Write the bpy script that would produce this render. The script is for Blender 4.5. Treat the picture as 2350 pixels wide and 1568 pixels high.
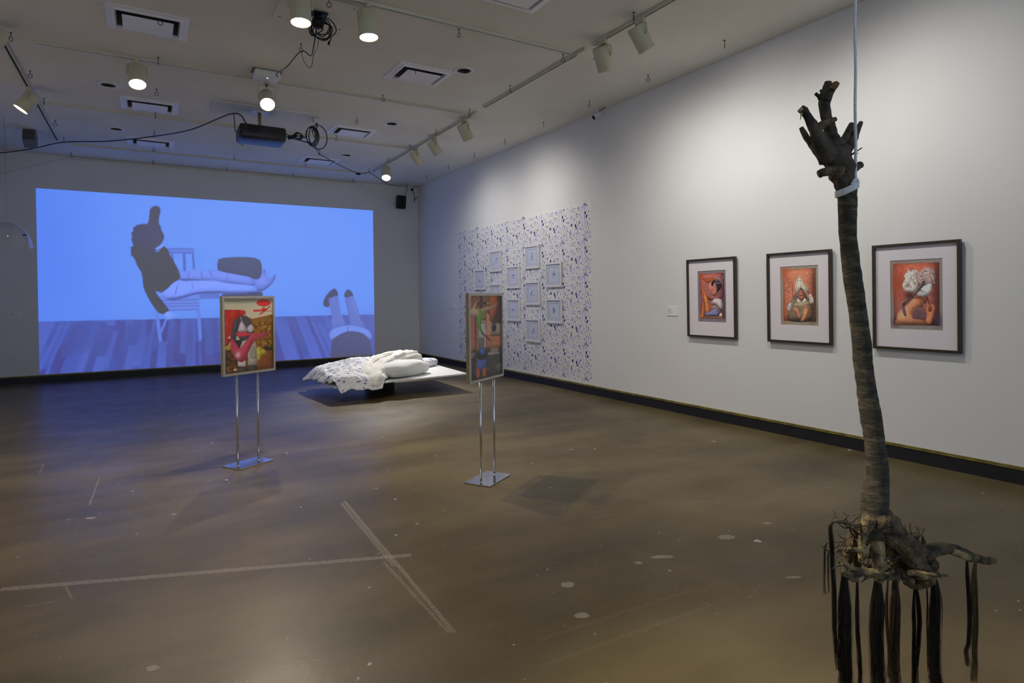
import bpy, bmesh, math, random
import numpy as np
from mathutils import Vector, Matrix, noise as mnoise

for o in list(bpy.data.objects):
    bpy.data.objects.remove(o)
scene = bpy.context.scene
COL = scene.collection
random.seed(7)

# ------------------------------------------------------------------ camera
F_PX, YAW, PITCH, ROLL, CY = 1398.805, 0.540624, -0.0133117, -0.0100434, -83.006
EYE = 1.5
W, D, H = 5.827, 14.22, 4.252          # right wall x, back wall y, ceiling z
XL, YR = -2.85, -3.5                   # left wall, open end of the room behind the camera
cy_, sy_ = math.cos(YAW), math.sin(YAW)
fw = Vector((sy_, cy_, 0)); rt = Vector((cy_, -sy_, 0)); up = Vector((0, 0, 1))
f2 = fw * math.cos(PITCH) + up * math.sin(PITCH)
u2 = up * math.cos(PITCH) - fw * math.sin(PITCH)
r3 = rt * math.cos(ROLL) + u2 * math.sin(ROLL)
u3 = u2 * math.cos(ROLL) - rt * math.sin(ROLL)
CAM = Vector((0, 0, EYE))
cd = bpy.data.cameras.new('camera')
cam = bpy.data.objects.new('camera', cd); COL.objects.link(cam)
m = Matrix((r3, u3, -f2)).transposed().to_4x4(); m.translation = CAM
cam.matrix_world = m
cd.sensor_width = 36; cd.lens = F_PX * 36 / 2350; cd.shift_y = CY / 2350
cd.clip_start = 0.05; cd.clip_end = 100
scene.camera = cam

# ------------------------------------------------------------------ world and exposure
wd = bpy.data.worlds.new('world'); scene.world = wd; wd.use_nodes = True
bg = wd.node_tree.nodes['Background']
bg.inputs[0].default_value = (0.62, 0.76, 1.0, 1); bg.inputs[1].default_value = 1.0
vs = scene.view_settings
vs.view_transform = 'Standard'; vs.look = 'None'; vs.exposure = 0.0; vs.gamma = 1.0; vs.use_curve_mapping = False
LAMP = 1.0                              # common factor for all gallery spots

# ------------------------------------------------------------------ measuring helpers (sight line meets a plane of the room)
def ray(x, y):
    return r3 * ((x - 1175) / F_PX) - u3 * ((y - 784 - CY) / F_PX) + f2
def plane(x, y, ax, v):
    d = ray(x, y); return CAM + d * ((v - CAM[ax]) / d[ax])
def fl(x, y, z=0.0): return plane(x, y, 2, z)
def ce(x, y, z=H): return plane(x, y, 2, z)
def ri(x, y, X=W): return plane(x, y, 0, X)
def ba(x, y, Y=D): return plane(x, y, 1, Y)
def dep(x, y, t): return CAM + ray(x, y) * t

# ------------------------------------------------------------------ materials
def lin(c):
    c = np.asarray(c, float) / 255.0
    return np.where(c <= 0.04045, c / 12.92, ((c + 0.055) / 1.055) ** 2.4)
MATS = {}
def newmat(name):
    mt = bpy.data.materials.new(name); mt.use_nodes = True
    nt = mt.node_tree; b = nt.nodes['Principled BSDF']
    return mt, nt, b
def setin(b, **k):
    for n, v in k.items():
        n = n.replace('_', ' ')
        if n in b.inputs: b.inputs[n].default_value = v
def mat(name, col, rough=0.6, metal=0.0, nscale=0, namt=0.0, bump=0.0, bscale=40, spec=0.5, emit=None, estr=0.0, stretch=None, col2=None, trans=0.0):
    mt, nt, b = newmat(name)
    N, L = nt.nodes, nt.links
    setin(b, Roughness=rough, Metallic=metal)
    b.inputs['Specular IOR Level'].default_value = spec
    b.inputs['Base Color'].default_value = (*col, 1)
    if trans: b.inputs['Transmission Weight'].default_value = trans
    tc = N.new('ShaderNodeTexCoord'); vec = tc.outputs['Object']
    if stretch:
        mp = N.new('ShaderNodeMapping'); mp.inputs['Scale'].default_value = stretch
        L.new(vec, mp.inputs['Vector']); vec = mp.outputs['Vector']
    if nscale:
        nz = N.new('ShaderNodeTexNoise'); nz.inputs['Scale'].default_value = nscale; nz.inputs['Detail'].default_value = 5
        L.new(vec, nz.inputs['Vector'])
        rp = N.new('ShaderNodeValToRGB')
        c2 = col2 if col2 else tuple(max(0, c * (1 - namt)) for c in col)
        rp.color_ramp.elements[0].position = 0.35; rp.color_ramp.elements[1].position = 0.65
        rp.color_ramp.elements[0].color = (*c2, 1); rp.color_ramp.elements[1].color = (*col, 1)
        L.new(nz.outputs['Fac'], rp.inputs['Fac']); L.new(rp.outputs['Color'], b.inputs['Base Color'])
    if bump:
        nb = N.new('ShaderNodeTexNoise'); nb.inputs['Scale'].default_value = bscale; nb.inputs['Detail'].default_value = 4
        L.new(vec, nb.inputs['Vector'])
        bp = N.new('ShaderNodeBump'); bp.inputs['Strength'].default_value = bump; bp.inputs['Distance'].default_value = 0.02
        L.new(nb.outputs['Fac'], bp.inputs['Height']); L.new(bp.outputs['Normal'], b.inputs['Normal'])
    if emit:
        b.inputs['Emission Color'].default_value = (*emit, 1); b.inputs['Emission Strength'].default_value = estr
    MATS[name] = mt
    return mt

wall_m = mat('wall_paint', (0.74, 0.74, 0.73), 0.75, nscale=1.3, namt=0.03, bump=0.03, bscale=120, spec=0.2)
black_m = mat('baseboard_black', (0.012, 0.013, 0.016), 0.5, nscale=8, namt=0.3)
gold_m = mat('olive_gold_trim', (0.26, 0.21, 0.04), 0.45, metal=0.1, nscale=9, col2=(0.13, 0.10, 0.015), spec=0.6)
cream_m = mat('cream_enamel', (0.58, 0.55, 0.39), 0.4, nscale=6, namt=0.06)
rail_m = mat('rail_paint', (0.66, 0.64, 0.53), 0.5, nscale=5, namt=0.08)
dark_m = mat('black_cloth_plastic', (0.02, 0.02, 0.02), 0.8, nscale=40, namt=0.2, spec=0.2)
vent_m = mat('vent_white', (0.84, 0.84, 0.89), 0.5, nscale=3, col2=(0.78, 0.77, 0.78))
white_m = mat('white_plastic', (0.75, 0.75, 0.74), 0.4, nscale=5, namt=0.04)
blackp_m = mat('black_plastic', (0.007, 0.007, 0.008), 0.5, nscale=25, namt=0.2, spec=0.3)
proj_m = mat('projector_shell', (0.020, 0.020, 0.023), 0.4, nscale=25, namt=0.15)
cable_m = mat('black_cable', (0.01, 0.01, 0.011), 0.5, nscale=40, namt=0.2)
wire_m = mat('hook_metal', (0.07, 0.065, 0.06), 0.5, metal=0.6, nscale=40, namt=0.3)
steel_m = mat('chrome', (0.72, 0.73, 0.75), 0.13, metal=1.0, nscale=30, namt=0.05)
plate_m = mat('mirror_plate', (0.62, 0.63, 0.66), 0.08, metal=1.0, nscale=60, namt=0.18)
alu_m = mat('aluminium_frame', (0.55, 0.54, 0.50), 0.32, metal=0.8, nscale=20, namt=0.1, stretch=(1, 1, 0.1))
brass_m = mat('brass_edge', (0.50, 0.40, 0.18), 0.35, metal=0.7, nscale=10, namt=0.2)
grey_m = mat('grey_box', (0.16, 0.16, 0.15), 0.6, nscale=10, namt=0.1)
walnut_m = mat('dark_wood_frame', (0.045, 0.032, 0.022), 0.38, nscale=14, col2=(0.028, 0.02, 0.014), stretch=(1, 1, 8))
matboard_m = mat('mat_board', (0.76, 0.71, 0.75), 0.85, nscale=60, namt=0.03)
wframe_m = mat('white_frame_paint', (0.74, 0.73, 0.70), 0.5, nscale=20, namt=0.04)
wmat_m = mat('pale_blue_mat', (0.52, 0.54, 0.66), 0.85, nscale=50, namt=0.03)
board_m = mat('white_board', (0.70, 0.72, 0.72), 0.35, nscale=4, namt=0.03)
linen_m = mat('white_linen', (0.74, 0.72, 0.68), 0.85, nscale=12, namt=0.05, bump=0.35, bscale=9, spec=0.2)
sheet_m = mat('bolster_cotton', (0.66, 0.67, 0.67), 0.85, nscale=8, namt=0.04, bump=0.12, bscale=6, spec=0.2)
rope_m = mat('white_cord', (0.78, 0.80, 0.80), 0.7, nscale=160, namt=0.25)
paper_m = mat('label_paper', (0.80, 0.80, 0.82), 0.8, nscale=50, namt=0.03)
ink_m = mat('label_ink', (0.30, 0.29, 0.30), 0.8, nscale=50, namt=0.1)
wpaper_m = mat('wallpaper_ground', (0.77, 0.76, 0.74), 0.8, nscale=2, namt=0.02, spec=0.2)
pulp_m = mat('cut_wood', (0.30, 0.17, 0.06), 0.8, nscale=40, col2=(0.13, 0.06, 0.02), stretch=(1, 1, 0.2))
palewood_m = mat('pale_cut_wood', (0.50, 0.42, 0.28), 0.8, nscale=50, col2=(0.28, 0.2, 0.1))
root_m = mat('root_bark', (0.15, 0.11, 0.05), 0.8, nscale=26, col2=(0.020, 0.015, 0.009), bump=0.9, bscale=60)
rootpale_m = mat('root_pale', (0.36, 0.27, 0.12), 0.75, nscale=22, col2=(0.05, 0.036, 0.016), bump=0.8, bscale=55)
crown_m = mat('dark_bark', (0.085, 0.070, 0.046), 0.85, nscale=22, col2=(0.020, 0.017, 0.012), bump=0.9, bscale=38)
hair_m = mat('dark_hair', (0.018, 0.012, 0.007), 0.5, nscale=30, namt=0.4, spec=0.4)
hairb_m = mat('brown_hair', (0.060, 0.038, 0.015), 0.5, nscale=30, namt=0.4, spec=0.4)
hairg_m = mat('golden_hair', (0.12, 0.085, 0.028), 0.5, nscale=30, namt=0.3, spec=0.4)
led_m = mat('blue_led', (0.1, 0.15, 0.9), 0.3, emit=(0.25, 0.35, 1.0), estr=6.0)
bulb_m = mat('lit_lamp', (0.9, 0.9, 0.85), 0.3, emit=(1.0, 0.93, 0.80), estr=14.0)
off_m = mat('unlit_lamp', (0.12, 0.12, 0.11), 0.2, nscale=10, namt=0.1)

# trunk bark: rings around the stem, mossy patches
def bark():
    mt, nt, b = newmat('trunk_bark'); N, L = nt.nodes, nt.links
    tc = N.new('ShaderNodeTexCoord')
    mp = N.new('ShaderNodeMapping'); mp.inputs['Scale'].default_value = (10, 10, 30)
    L.new(tc.outputs['Object'], mp.inputs['Vector'])
    n1 = N.new('ShaderNodeTexNoise'); n1.inputs['Scale'].default_value = 1.9; n1.inputs['Detail'].default_value = 9; n1.inputs['Roughness'].default_value = 0.68
    L.new(mp.outputs['Vector'], n1.inputs['Vector'])
    n2 = N.new('ShaderNodeTexNoise'); n2.inputs['Scale'].default_value = 9; n2.inputs['Detail'].default_value = 4
    L.new(tc.outputs['Object'], n2.inputs['Vector'])
    r1 = N.new('ShaderNodeValToRGB'); e = r1.color_ramp.elements
    e[0].position = 0.34; e[0].color = (0.012, 0.011, 0.008, 1)
    e[1].position = 0.76; e[1].color = (0.22, 0.18, 0.095, 1)
    e2 = r1.color_ramp.elements.new(0.5); e2.color = (0.052, 0.045, 0.028, 1)
    L.new(n1.outputs['Fac'], r1.inputs['Fac'])
    r2 = N.new('ShaderNodeValToRGB'); e = r2.color_ramp.elements
    e[0].position = 0.60; e[0].color = (0, 0, 0, 1); e[1].position = 0.74; e[1].color = (1, 1, 1, 1)
    L.new(n2.outputs['Fac'], r2.inputs['Fac'])
    mx = N.new('ShaderNodeMixRGB'); mx.inputs[2].default_value = (0.25, 0.20, 0.10, 1)
    L.new(r2.outputs['Color'], mx.inputs[0]); L.new(r1.outputs['Color'], mx.inputs[1])
    L.new(mx.outputs['Color'], b.inputs['Base Color'])
    bp = N.new('ShaderNodeBump'); bp.inputs['Strength'].default_value = 1.0; bp.inputs['Distance'].default_value = 0.02
    L.new(n1.outputs['Fac'], bp.inputs['Height']); L.new(bp.outputs['Normal'], b.inputs['Normal'])
    b.inputs['Roughness'].default_value = 0.75
    return mt
bark_m = bark()

def attr_mat(name, rough=0.6, emission=False, base=None, spec=0.3, coat=0.0):
    mt, nt, b = newmat(name); N, L = nt.nodes, nt.links
    a = N.new('ShaderNodeAttribute'); a.attribute_name = 'print'
    b.inputs['Roughness'].default_value = rough; b.inputs['Specular IOR Level'].default_value = spec
    if coat:
        b.inputs['Coat Weight'].default_value = coat; b.inputs['Coat Roughness'].default_value = 0.06
    if emission:
        L.new(a.outputs['Color'], b.inputs['Emission Color']); b.inputs['Emission Strength'].default_value = 1.0
        b.inputs['Base Color'].default_value = (*base, 1)
    else:
        L.new(a.outputs['Color'], b.inputs['Base Color'])
    return mt
proj_light_m = attr_mat('projected_light', 0.8, True, (0.74, 0.74, 0.73), 0.2)  # projector's light on the wall put into emission colours of a thin sheet
print_m = attr_mat('printed_picture', 0.55)
gloss_print_m = attr_mat('glossy_print', 0.35, coat=0.6)
motif_m = attr_mat('wallpaper_ink', 0.8, spec=0.2)

def line_mask(nt, vec, a, b, w, nscale=70, lo=0.25, hi=0.75):
    """ribbon of wear from a to b on the floor, broken up by noise"""
    N, L = nt.nodes, nt.links
    ang = math.atan2(b[1] - a[1], b[0] - a[0]); ln = math.hypot(b[0] - a[0], b[1] - a[1])
    sb = N.new('ShaderNodeVectorMath'); sb.operation = 'SUBTRACT'; sb.inputs[1].default_value = (a[0], a[1], 0)
    L.new(vec, sb.inputs[0])
    rot = N.new('ShaderNodeVectorRotate'); rot.rotation_type = 'Z_AXIS'; rot.inputs['Angle'].default_value = -ang
    L.new(sb.outputs[0], rot.inputs['Vector'])
    sp = N.new('ShaderNodeSeparateXYZ'); L.new(rot.outputs[0], sp.inputs[0])
    def mth(op, x, y):
        n = N.new('ShaderNodeMath'); n.operation = op
        for i, v in enumerate((x, y)):
            if v is None: continue
            if isinstance(v, (int, float)): n.inputs[i].default_value = v
            else: L.new(v, n.inputs[i])
        return n.outputs[0]
    ay = mth('ABSOLUTE', sp.outputs['Y'], None)
    m1 = mth('LESS_THAN', ay, w / 2)
    m2 = mth('MULTIPLY', mth('GREATER_THAN', sp.outputs['X'], 0.0), mth('LESS_THAN', sp.outputs['X'], ln))
    nz = N.new('ShaderNodeTexNoise'); nz.inputs['Scale'].default_value = nscale; nz.inputs['Detail'].default_value = 5
    L.new(vec, nz.inputs['Vector'])
    mr = N.new('ShaderNodeMapRange'); mr.inputs['From Min'].default_value = lo; mr.inputs['From Max'].default_value = hi
    L.new(nz.outputs['Fac'], mr.inputs['Value'])
    return mth('MULTIPLY', mth('MULTIPLY', m1, m2), mr.outputs[0])

def floor_mat():
    mt, nt, b = newmat('polished_concrete'); N, L = nt.nodes, nt.links
    tc = N.new('ShaderNodeTexCoord'); vec = tc.outputs['Object']
    def noise(sc, det=5, sv=None, rough=0.55):
        n = N.new('ShaderNodeTexNoise'); n.inputs['Scale'].default_value = sc; n.inputs['Detail'].default_value = det
        n.inputs['Roughness'].default_value = rough
        if sv:
            mp = N.new('ShaderNodeMapping'); mp.inputs['Scale'].default_value = sv
            mp.inputs['Rotation'].default_value = (0, 0, -0.12)
            L.new(vec, mp.inputs['Vector']); L.new(mp.outputs['Vector'], n.inputs['Vector'])
        else: L.new(vec, n.inputs['Vector'])
        return n.outputs['Fac']
    def ramp(fac, p0, c0, p1, c1):
        r = N.new('ShaderNodeValToRGB'); e = r.color_ramp.elements
        e[0].position = p0; e[0].color = (*c0, 1); e[1].position = p1; e[1].color = (*c1, 1)
        L.new(fac, r.inputs['Fac']); return r.outputs['Color']
    def mix(fac, a, bb, mode='MIX'):
        x = N.new('ShaderNodeMixRGB'); x.blend_type = mode
        for i, v in enumerate((fac, a, bb)):
            if isinstance(v, (int, float)): x.inputs[i].default_value = v
            elif isinstance(v, tuple): x.inputs[i].default_value = (*v, 1)
            else: L.new(v, x.inputs[i])
        return x.outputs['Color']
    c = ramp(noise(0.55, 6), 0.33, (0.082, 0.062, 0.026), 0.68, (0.155, 0.124, 0.062))
    c2 = ramp(noise(1.0, 6, (0.5, 1.8, 1)), 0.36, (0.42, 0.40, 0.36), 0.60, (1, 1, 1))
    c = mix(0.6, c, c2, 'MULTIPLY')
    c3 = ramp(noise(140, 3), 0.3, (0.80, 0.80, 0.80), 0.7, (1.15, 1.13, 1.1))
    c = mix(0.5, c, c3, 'MULTIPLY')
    lines = [((0, 1353), (945, 1274), 0.045, 0.42), ((783, 1155), (905, 1300), 0.025, 0.30), ((790, 1150), (1042, 1452), 0.022, 0.40),
             ((880, 1290), (1030, 1452), 0.018, 0.3), ((0, 1047), (780, 962), 0.02, 0.25), ((1050, 992), (1450, 966), 0.02, 0.22),
             ((205, 1160), (228, 1097), 0.015, 0.35), ((1235, 1470), (1600, 1350), 0.025, 0.07), ((1240, 1530), (1640, 1385), 0.025, 0.07),
             ((90, 1088), (100, 1066), 0.012, 0.4), ((150, 1346), (165, 1374), 0.012, 0.35), ((60, 1392), (128, 1380), 0.01, 0.35),
             ((690, 1035), (980, 1000), 0.015, 0.15), ((1350, 1190), (1900, 1110), 0.02, 0.12)]
    for (p, q, w, s) in lines:
        a, e = fl(*p), fl(*q)
        mk = line_mask(nt, vec, a, e, w)
        ml = N.new('ShaderNodeMath'); ml.operation = 'MULTIPLY'; ml.inputs[1].default_value = s
        L.new(mk, ml.inputs[0])
        c = mix(ml.outputs[0], c, (0.46, 0.42, 0.34))
    for (px_, py_, rx_, ry_) in ((1668, 1233, .055, .04), (1520, 1278, .07, .025), (1303, 1342, .04, .035), (1335, 1413, .035, .03), (1465, 1292, .025, .02), (1760, 1201, .03, .02), (208, 1189, .035, .025), (1820, 1325, .05, .012), (350, 1533, .03, .02)):
        ct = fl(px_, py_)
        sb = N.new('ShaderNodeVectorMath'); sb.operation = 'SUBTRACT'; sb.inputs[1].default_value = (ct.x, ct.y, 0); L.new(vec, sb.inputs[0])
        ro_ = N.new('ShaderNodeVectorRotate'); ro_.rotation_type = 'Z_AXIS'; ro_.inputs['Angle'].default_value = 0.5; L.new(sb.outputs[0], ro_.inputs['Vector'])
        dv = N.new('ShaderNodeVectorMath'); dv.operation = 'DIVIDE'; dv.inputs[1].default_value = (rx_, ry_, 1000); L.new(ro_.outputs[0], dv.inputs[0])
        ln_ = N.new('ShaderNodeVectorMath'); ln_.operation = 'LENGTH'; L.new(dv.outputs[0], ln_.inputs[0])
        ad_ = N.new('ShaderNodeMath'); ad_.operation = 'ADD'; L.new(ln_.outputs['Value'], ad_.inputs[0]); L.new(noise(40, 3), ad_.inputs[1])
        l_ = N.new('ShaderNodeMath'); l_.operation = 'LESS_THAN'; l_.inputs[1].default_value = 1.4; L.new(ad_.outputs[0], l_.inputs[0])
        m_ = N.new('ShaderNodeMath'); m_.operation = 'MULTIPLY'; m_.inputs[1].default_value = 0.45; L.new(l_.outputs[0], m_.inputs[0])
        c = mix(m_.outputs[0], c, (0.40, 0.38, 0.32))
    # paint flecks and drips
    for sc, thr, s in ((5.0, 0.045, 0.75), (11.0, 0.055, 0.55), (26.0, 0.07, 0.35)):
        v = N.new('ShaderNodeTexVoronoi'); v.inputs['Scale'].default_value = sc
        nzv = N.new('ShaderNodeTexNoise'); nzv.inputs['Scale'].default_value = sc * 5; L.new(vec, nzv.inputs['Vector'])
        ad = N.new('ShaderNodeMixRGB'); ad.blend_type = 'ADD'; ad.inputs[0].default_value = 0.05
        L.new(vec, ad.inputs[1]); L.new(nzv.outputs['Color'], ad.inputs[2]); L.new(ad.outputs[0], v.inputs['Vector'])
        lt = N.new('ShaderNodeMath'); lt.operation = 'LESS_THAN'
        sc_ = N.new('ShaderNodeMath'); sc_.operation = 'MULTIPLY'; sc_.inputs[1].default_value = thr * 2.2
        spc = N.new('ShaderNodeSeparateColor'); L.new(v.outputs['Color'], spc.inputs[0])
        pw = N.new('ShaderNodeMath'); pw.operation = 'POWER'; pw.inputs[1].default_value = 4.0
        L.new(spc.outputs[0], pw.inputs[0]); L.new(pw.outputs[0], sc_.inputs[0])
        L.new(v.outputs['Distance'], lt.inputs[0]); L.new(sc_.outputs[0], lt.inputs[1])
        ml = N.new('ShaderNodeMath'); ml.operation = 'MULTIPLY'; ml.inputs[1].default_value = s
        L.new(lt.outputs[0], ml.inputs[0])
        c = mix(ml.outputs[0], c, (0.52, 0.50, 0.46))
    L.new(c, b.inputs['Base Color'])
    rr = N.new('ShaderNodeMapRange'); rr.inputs['To Min'].default_value = 0.26; rr.inputs['To Max'].default_value = 0.46
    L.new(noise(3.0, 5), rr.inputs['Value']); L.new(rr.outputs[0], b.inputs['Roughness'])
    bp = N.new('ShaderNodeBump'); bp.inputs['Strength'].default_value = 0.06; bp.inputs['Distance'].default_value = 0.01
    L.new(noise(30, 4), bp.inputs['Height']); L.new(bp.outputs['Normal'], b.inputs['Normal'])
    b.inputs['Specular IOR Level'].default_value = 0.24
    return mt

def ceiling_mat():
    mt, nt, b = newmat('ceiling_plaster'); N, L = nt.nodes, nt.links
    tc = N.new('ShaderNodeTexCoord'); vec = tc.outputs['Object']
    n1 = N.new('ShaderNodeTexNoise'); n1.inputs['Scale'].default_value = 0.9; n1.inputs['Detail'].default_value = 6
    L.new(vec, n1.inputs['Vector'])
    r1 = N.new('ShaderNodeValToRGB'); e = r1.color_ramp.elements
    e[0].position = 0.35; e[0].color = (0.70, 0.665, 0.59, 1); e[1].position = 0.65; e[1].color = (0.76, 0.735, 0.665, 1)
    L.new(n1.outputs['Fac'], r1.inputs['Fac'])
    v = N.new('ShaderNodeTexVoronoi'); v.inputs['Scale'].default_value = 5.5; L.new(vec, v.inputs['Vector'])
    spc = N.new('ShaderNodeSeparateColor'); L.new(v.outputs['Color'], spc.inputs[0])
    pw = N.new('ShaderNodeMath'); pw.operation = 'POWER'; pw.inputs[1].default_value = 5; L.new(spc.outputs[0], pw.inputs[0])
    sm = N.new('ShaderNodeMath'); sm.operation = 'MULTIPLY'; sm.inputs[1].default_value = 0.06; L.new(pw.outputs[0], sm.inputs[0])
    lt = N.new('ShaderNodeMath'); lt.operation = 'LESS_THAN'; L.new(v.outputs['Distance'], lt.inputs[0]); L.new(sm.outputs[0], lt.inputs[1])
    ml = N.new('ShaderNodeMath'); ml.operation = 'MULTIPLY'; ml.inputs[1].default_value = 0.6; L.new(lt.outputs[0], ml.inputs[0])
    mx = N.new('ShaderNodeMixRGB'); mx.inputs[2].default_value = (0.16, 0.14, 0.10, 1)
    L.new(ml.outputs[0], mx.inputs[0]); L.new(r1.outputs['Color'], mx.inputs[1])
    L.new(mx.outputs['Color'], b.inputs['Base Color'])
    nb = N.new('ShaderNodeTexNoise'); nb.inputs['Scale'].default_value = 35; nb.inputs['Detail'].default_value = 4; L.new(vec, nb.inputs['Vector'])
    bp = N.new('ShaderNodeBump'); bp.inputs['Strength'].default_value = 0.12; bp.inputs['Distance'].default_value = 0.01
    L.new(nb.outputs['Fac'], bp.inputs['Height']); L.new(bp.outputs['Normal'], b.inputs['Normal'])
    b.inputs['Roughness'].default_value = 0.85; b.inputs['Specular IOR Level'].default_value = 0.15
    return mt
floor_m = floor_mat(); ceil_m = ceiling_mat()

def glass_mat():
    mt = bpy.data.materials.new('clear_acrylic'); mt.use_nodes = True
    nt = mt.node_tree; N, L = nt.nodes, nt.links
    out = N['Material Output']; N.remove(N['Principled BSDF'])
    tr = N.new('ShaderNodeBsdfTransparent'); tr.inputs[0].default_value = (0.985, 0.985, 0.99, 1)
    gl = N.new('ShaderNodeBsdfGlossy'); gl.inputs['Roughness'].default_value = 0.02
    lw = N.new('ShaderNodeLayerWeight'); lw.inputs['Blend'].default_value = 0.5
    pw = N.new('ShaderNodeMath'); pw.operation = 'POWER'; pw.inputs[1].default_value = 3.0; L.new(lw.outputs['Facing'], pw.inputs[0])
    fr = N.new('ShaderNodeMath'); fr.operation = 'MULTIPLY_ADD'; fr.inputs[1].default_value = 0.95; fr.inputs[2].default_value = 0.05; L.new(pw.outputs[0], fr.inputs[0])
    mx = N.new('ShaderNodeMixShader')
    L.new(fr.outputs[0], mx.inputs[0]); L.new(tr.outputs[0], mx.inputs[1]); L.new(gl.outputs[0], mx.inputs[2]); L.new(mx.outputs[0], out.inputs['Surface'])
    return mt
acrylic_m = glass_mat()

# ------------------------------------------------------------------ mesh helpers
def tag(o, label=None, cat=None, group=None, kind=None):
    if label: o['label'] = label
    if cat: o['category'] = cat
    if group: o['group'] = group
    if kind: o['kind'] = kind
    return o
def empty(name, loc=(0, 0, 0), rot=(0, 0, 0), label=None, cat=None, group=None):
    o = bpy.data.objects.new(name, None); COL.objects.link(o); o.empty_display_size = 0.1
    o.location = loc; o.rotation_euler = rot
    return tag(o, label, cat, group)
def obj(name, bm, material, parent=None, smooth=False, loc=None, rot=None):
    me = bpy.data.meshes.new(name)
    if isinstance(bm, tuple): me.from_pydata(bm[0], [], bm[1])
    else: bm.to_mesh(me); bm.free()
    if smooth:
        for p in me.polygons: p.use_smooth = True
    me.materials.append(material)
    o = bpy.data.objects.new(name, me); COL.objects.link(o)
    if parent: o.parent = parent
    if loc is not None: o.location = loc
    if rot is not None: o.rotation_euler = rot
    return o
def box(bm, c, s, rot=None, bevel=0.0):
    r = bmesh.ops.create_cube(bm, size=1.0)['verts']
    M = Matrix.Diagonal((s[0], s[1], s[2], 1))
    if rot is not None: M = rot.to_4x4() @ M
    M = Matrix.Translation(Vector(c)) @ M
    bmesh.ops.transform(bm, matrix=M, verts=r)
    if bevel:
        es = list({e for v in r for e in v.link_edges})
        bmesh.ops.bevel(bm, geom=es, offset=bevel, segments=2, affect='EDGES', profile=0.5)
    return r
def bbox(c, s, bevel=0.0, rot=None):
    bm = bmesh.new(); box(bm, c, s, rot, bevel); return bm
def tube(bm, pts, rad, n=8, cap=True, jitter=0.0, seed=0):
    pts = [Vector(p) for p in pts]
    rads = rad if isinstance(rad, (list, tuple)) else [rad] * len(pts)
    rings = []; nrm = None
    for i, p in enumerate(pts):
        t = (pts[min(i + 1, len(pts) - 1)] - pts[max(i - 1, 0)])
        if t.length < 1e-9: t = Vector((0, 0, 1))
        t.normalize()
        if nrm is None:
            nrm = t.cross(Vector((0, 0, 1)) if abs(t.z) < 0.9 else Vector((1, 0, 0))).normalized()
        else:
            nrm = (nrm - t * nrm.dot(t))
            nrm = nrm.normalized() if nrm.length > 1e-6 else t.orthogonal().normalized()
        bn = t.cross(nrm)
        ring = []
        for k in range(n):
            a = 2 * math.pi * k / n
            dv = nrm * math.cos(a) + bn * math.sin(a)
            r = rads[i]
            if jitter:
                q = p + dv * r
                r *= 1 + jitter * mnoise.noise((q + Vector((seed, 0, 0))) * 18) + jitter * 0.5 * mnoise.noise((q + Vector((seed, 5, 0))) * 55)
            ring.append(bm.verts.new(p + dv * r))
        rings.append(ring)
    for a, b in zip(rings, rings[1:]):
        for k in range(n):
            bm.faces.new((a[k], a[(k + 1) % n], b[(k + 1) % n], b[k]))
    if cap:
        bm.faces.new(rings[0][::-1]); bm.faces.new(rings[-1])
    return bm
def spline(pts, k=6, closed=False):
    P = [Vector(p) for p in pts]; out = []
    n = len(P)
    rng = range(n if closed else n - 1)
    for i in rng:
        p0 = P[(i - 1) % n] if closed or i > 0 else P[0] * 2 - P[1]
        p1 = P[i]; p2 = P[(i + 1) % n]
        p3 = P[(i + 2) % n] if closed or i + 2 < n else p2 * 2 - p1
        for j in range(k):
            t = j / k
            out.append(0.5 * ((2 * p1) + (p2 - p0) * t + (2 * p0 - 5 * p1 + 4 * p2 - p3) * t * t + (3 * p1 - p0 - 3 * p2 + p3) * t ** 3))
    if not closed: out.append(P[-1])
    return out
def lerpl(vals, k):
    out = []
    for a, b in zip(vals, vals[1:]):
        out += [a + (b - a) * j / k for j in range(k)]
    return out + [vals[-1]]
def lathe(bm, prof, n=24, M=None, cap0=False, cap1=False):
    rings = []
    for (r, z) in prof:
        rings.append([bm.verts.new((M @ Vector((r * math.cos(2 * math.pi * k / n), r * math.sin(2 * math.pi * k / n), z))) if M else (r * math.cos(2 * math.pi * k / n), r * math.sin(2 * math.pi * k / n), z)) for k in range(n)])
    for a, b in zip(rings, rings[1:]):
        for k in range(n): bm.faces.new((a[k], a[(k + 1) % n], b[(k + 1) % n], b[k]))
    if cap0: bm.faces.new(rings[0][::-1])
    if cap1: bm.faces.new(rings[-1])
    return bm
def T(p): return Matrix.Translation(Vector(p))

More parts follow.
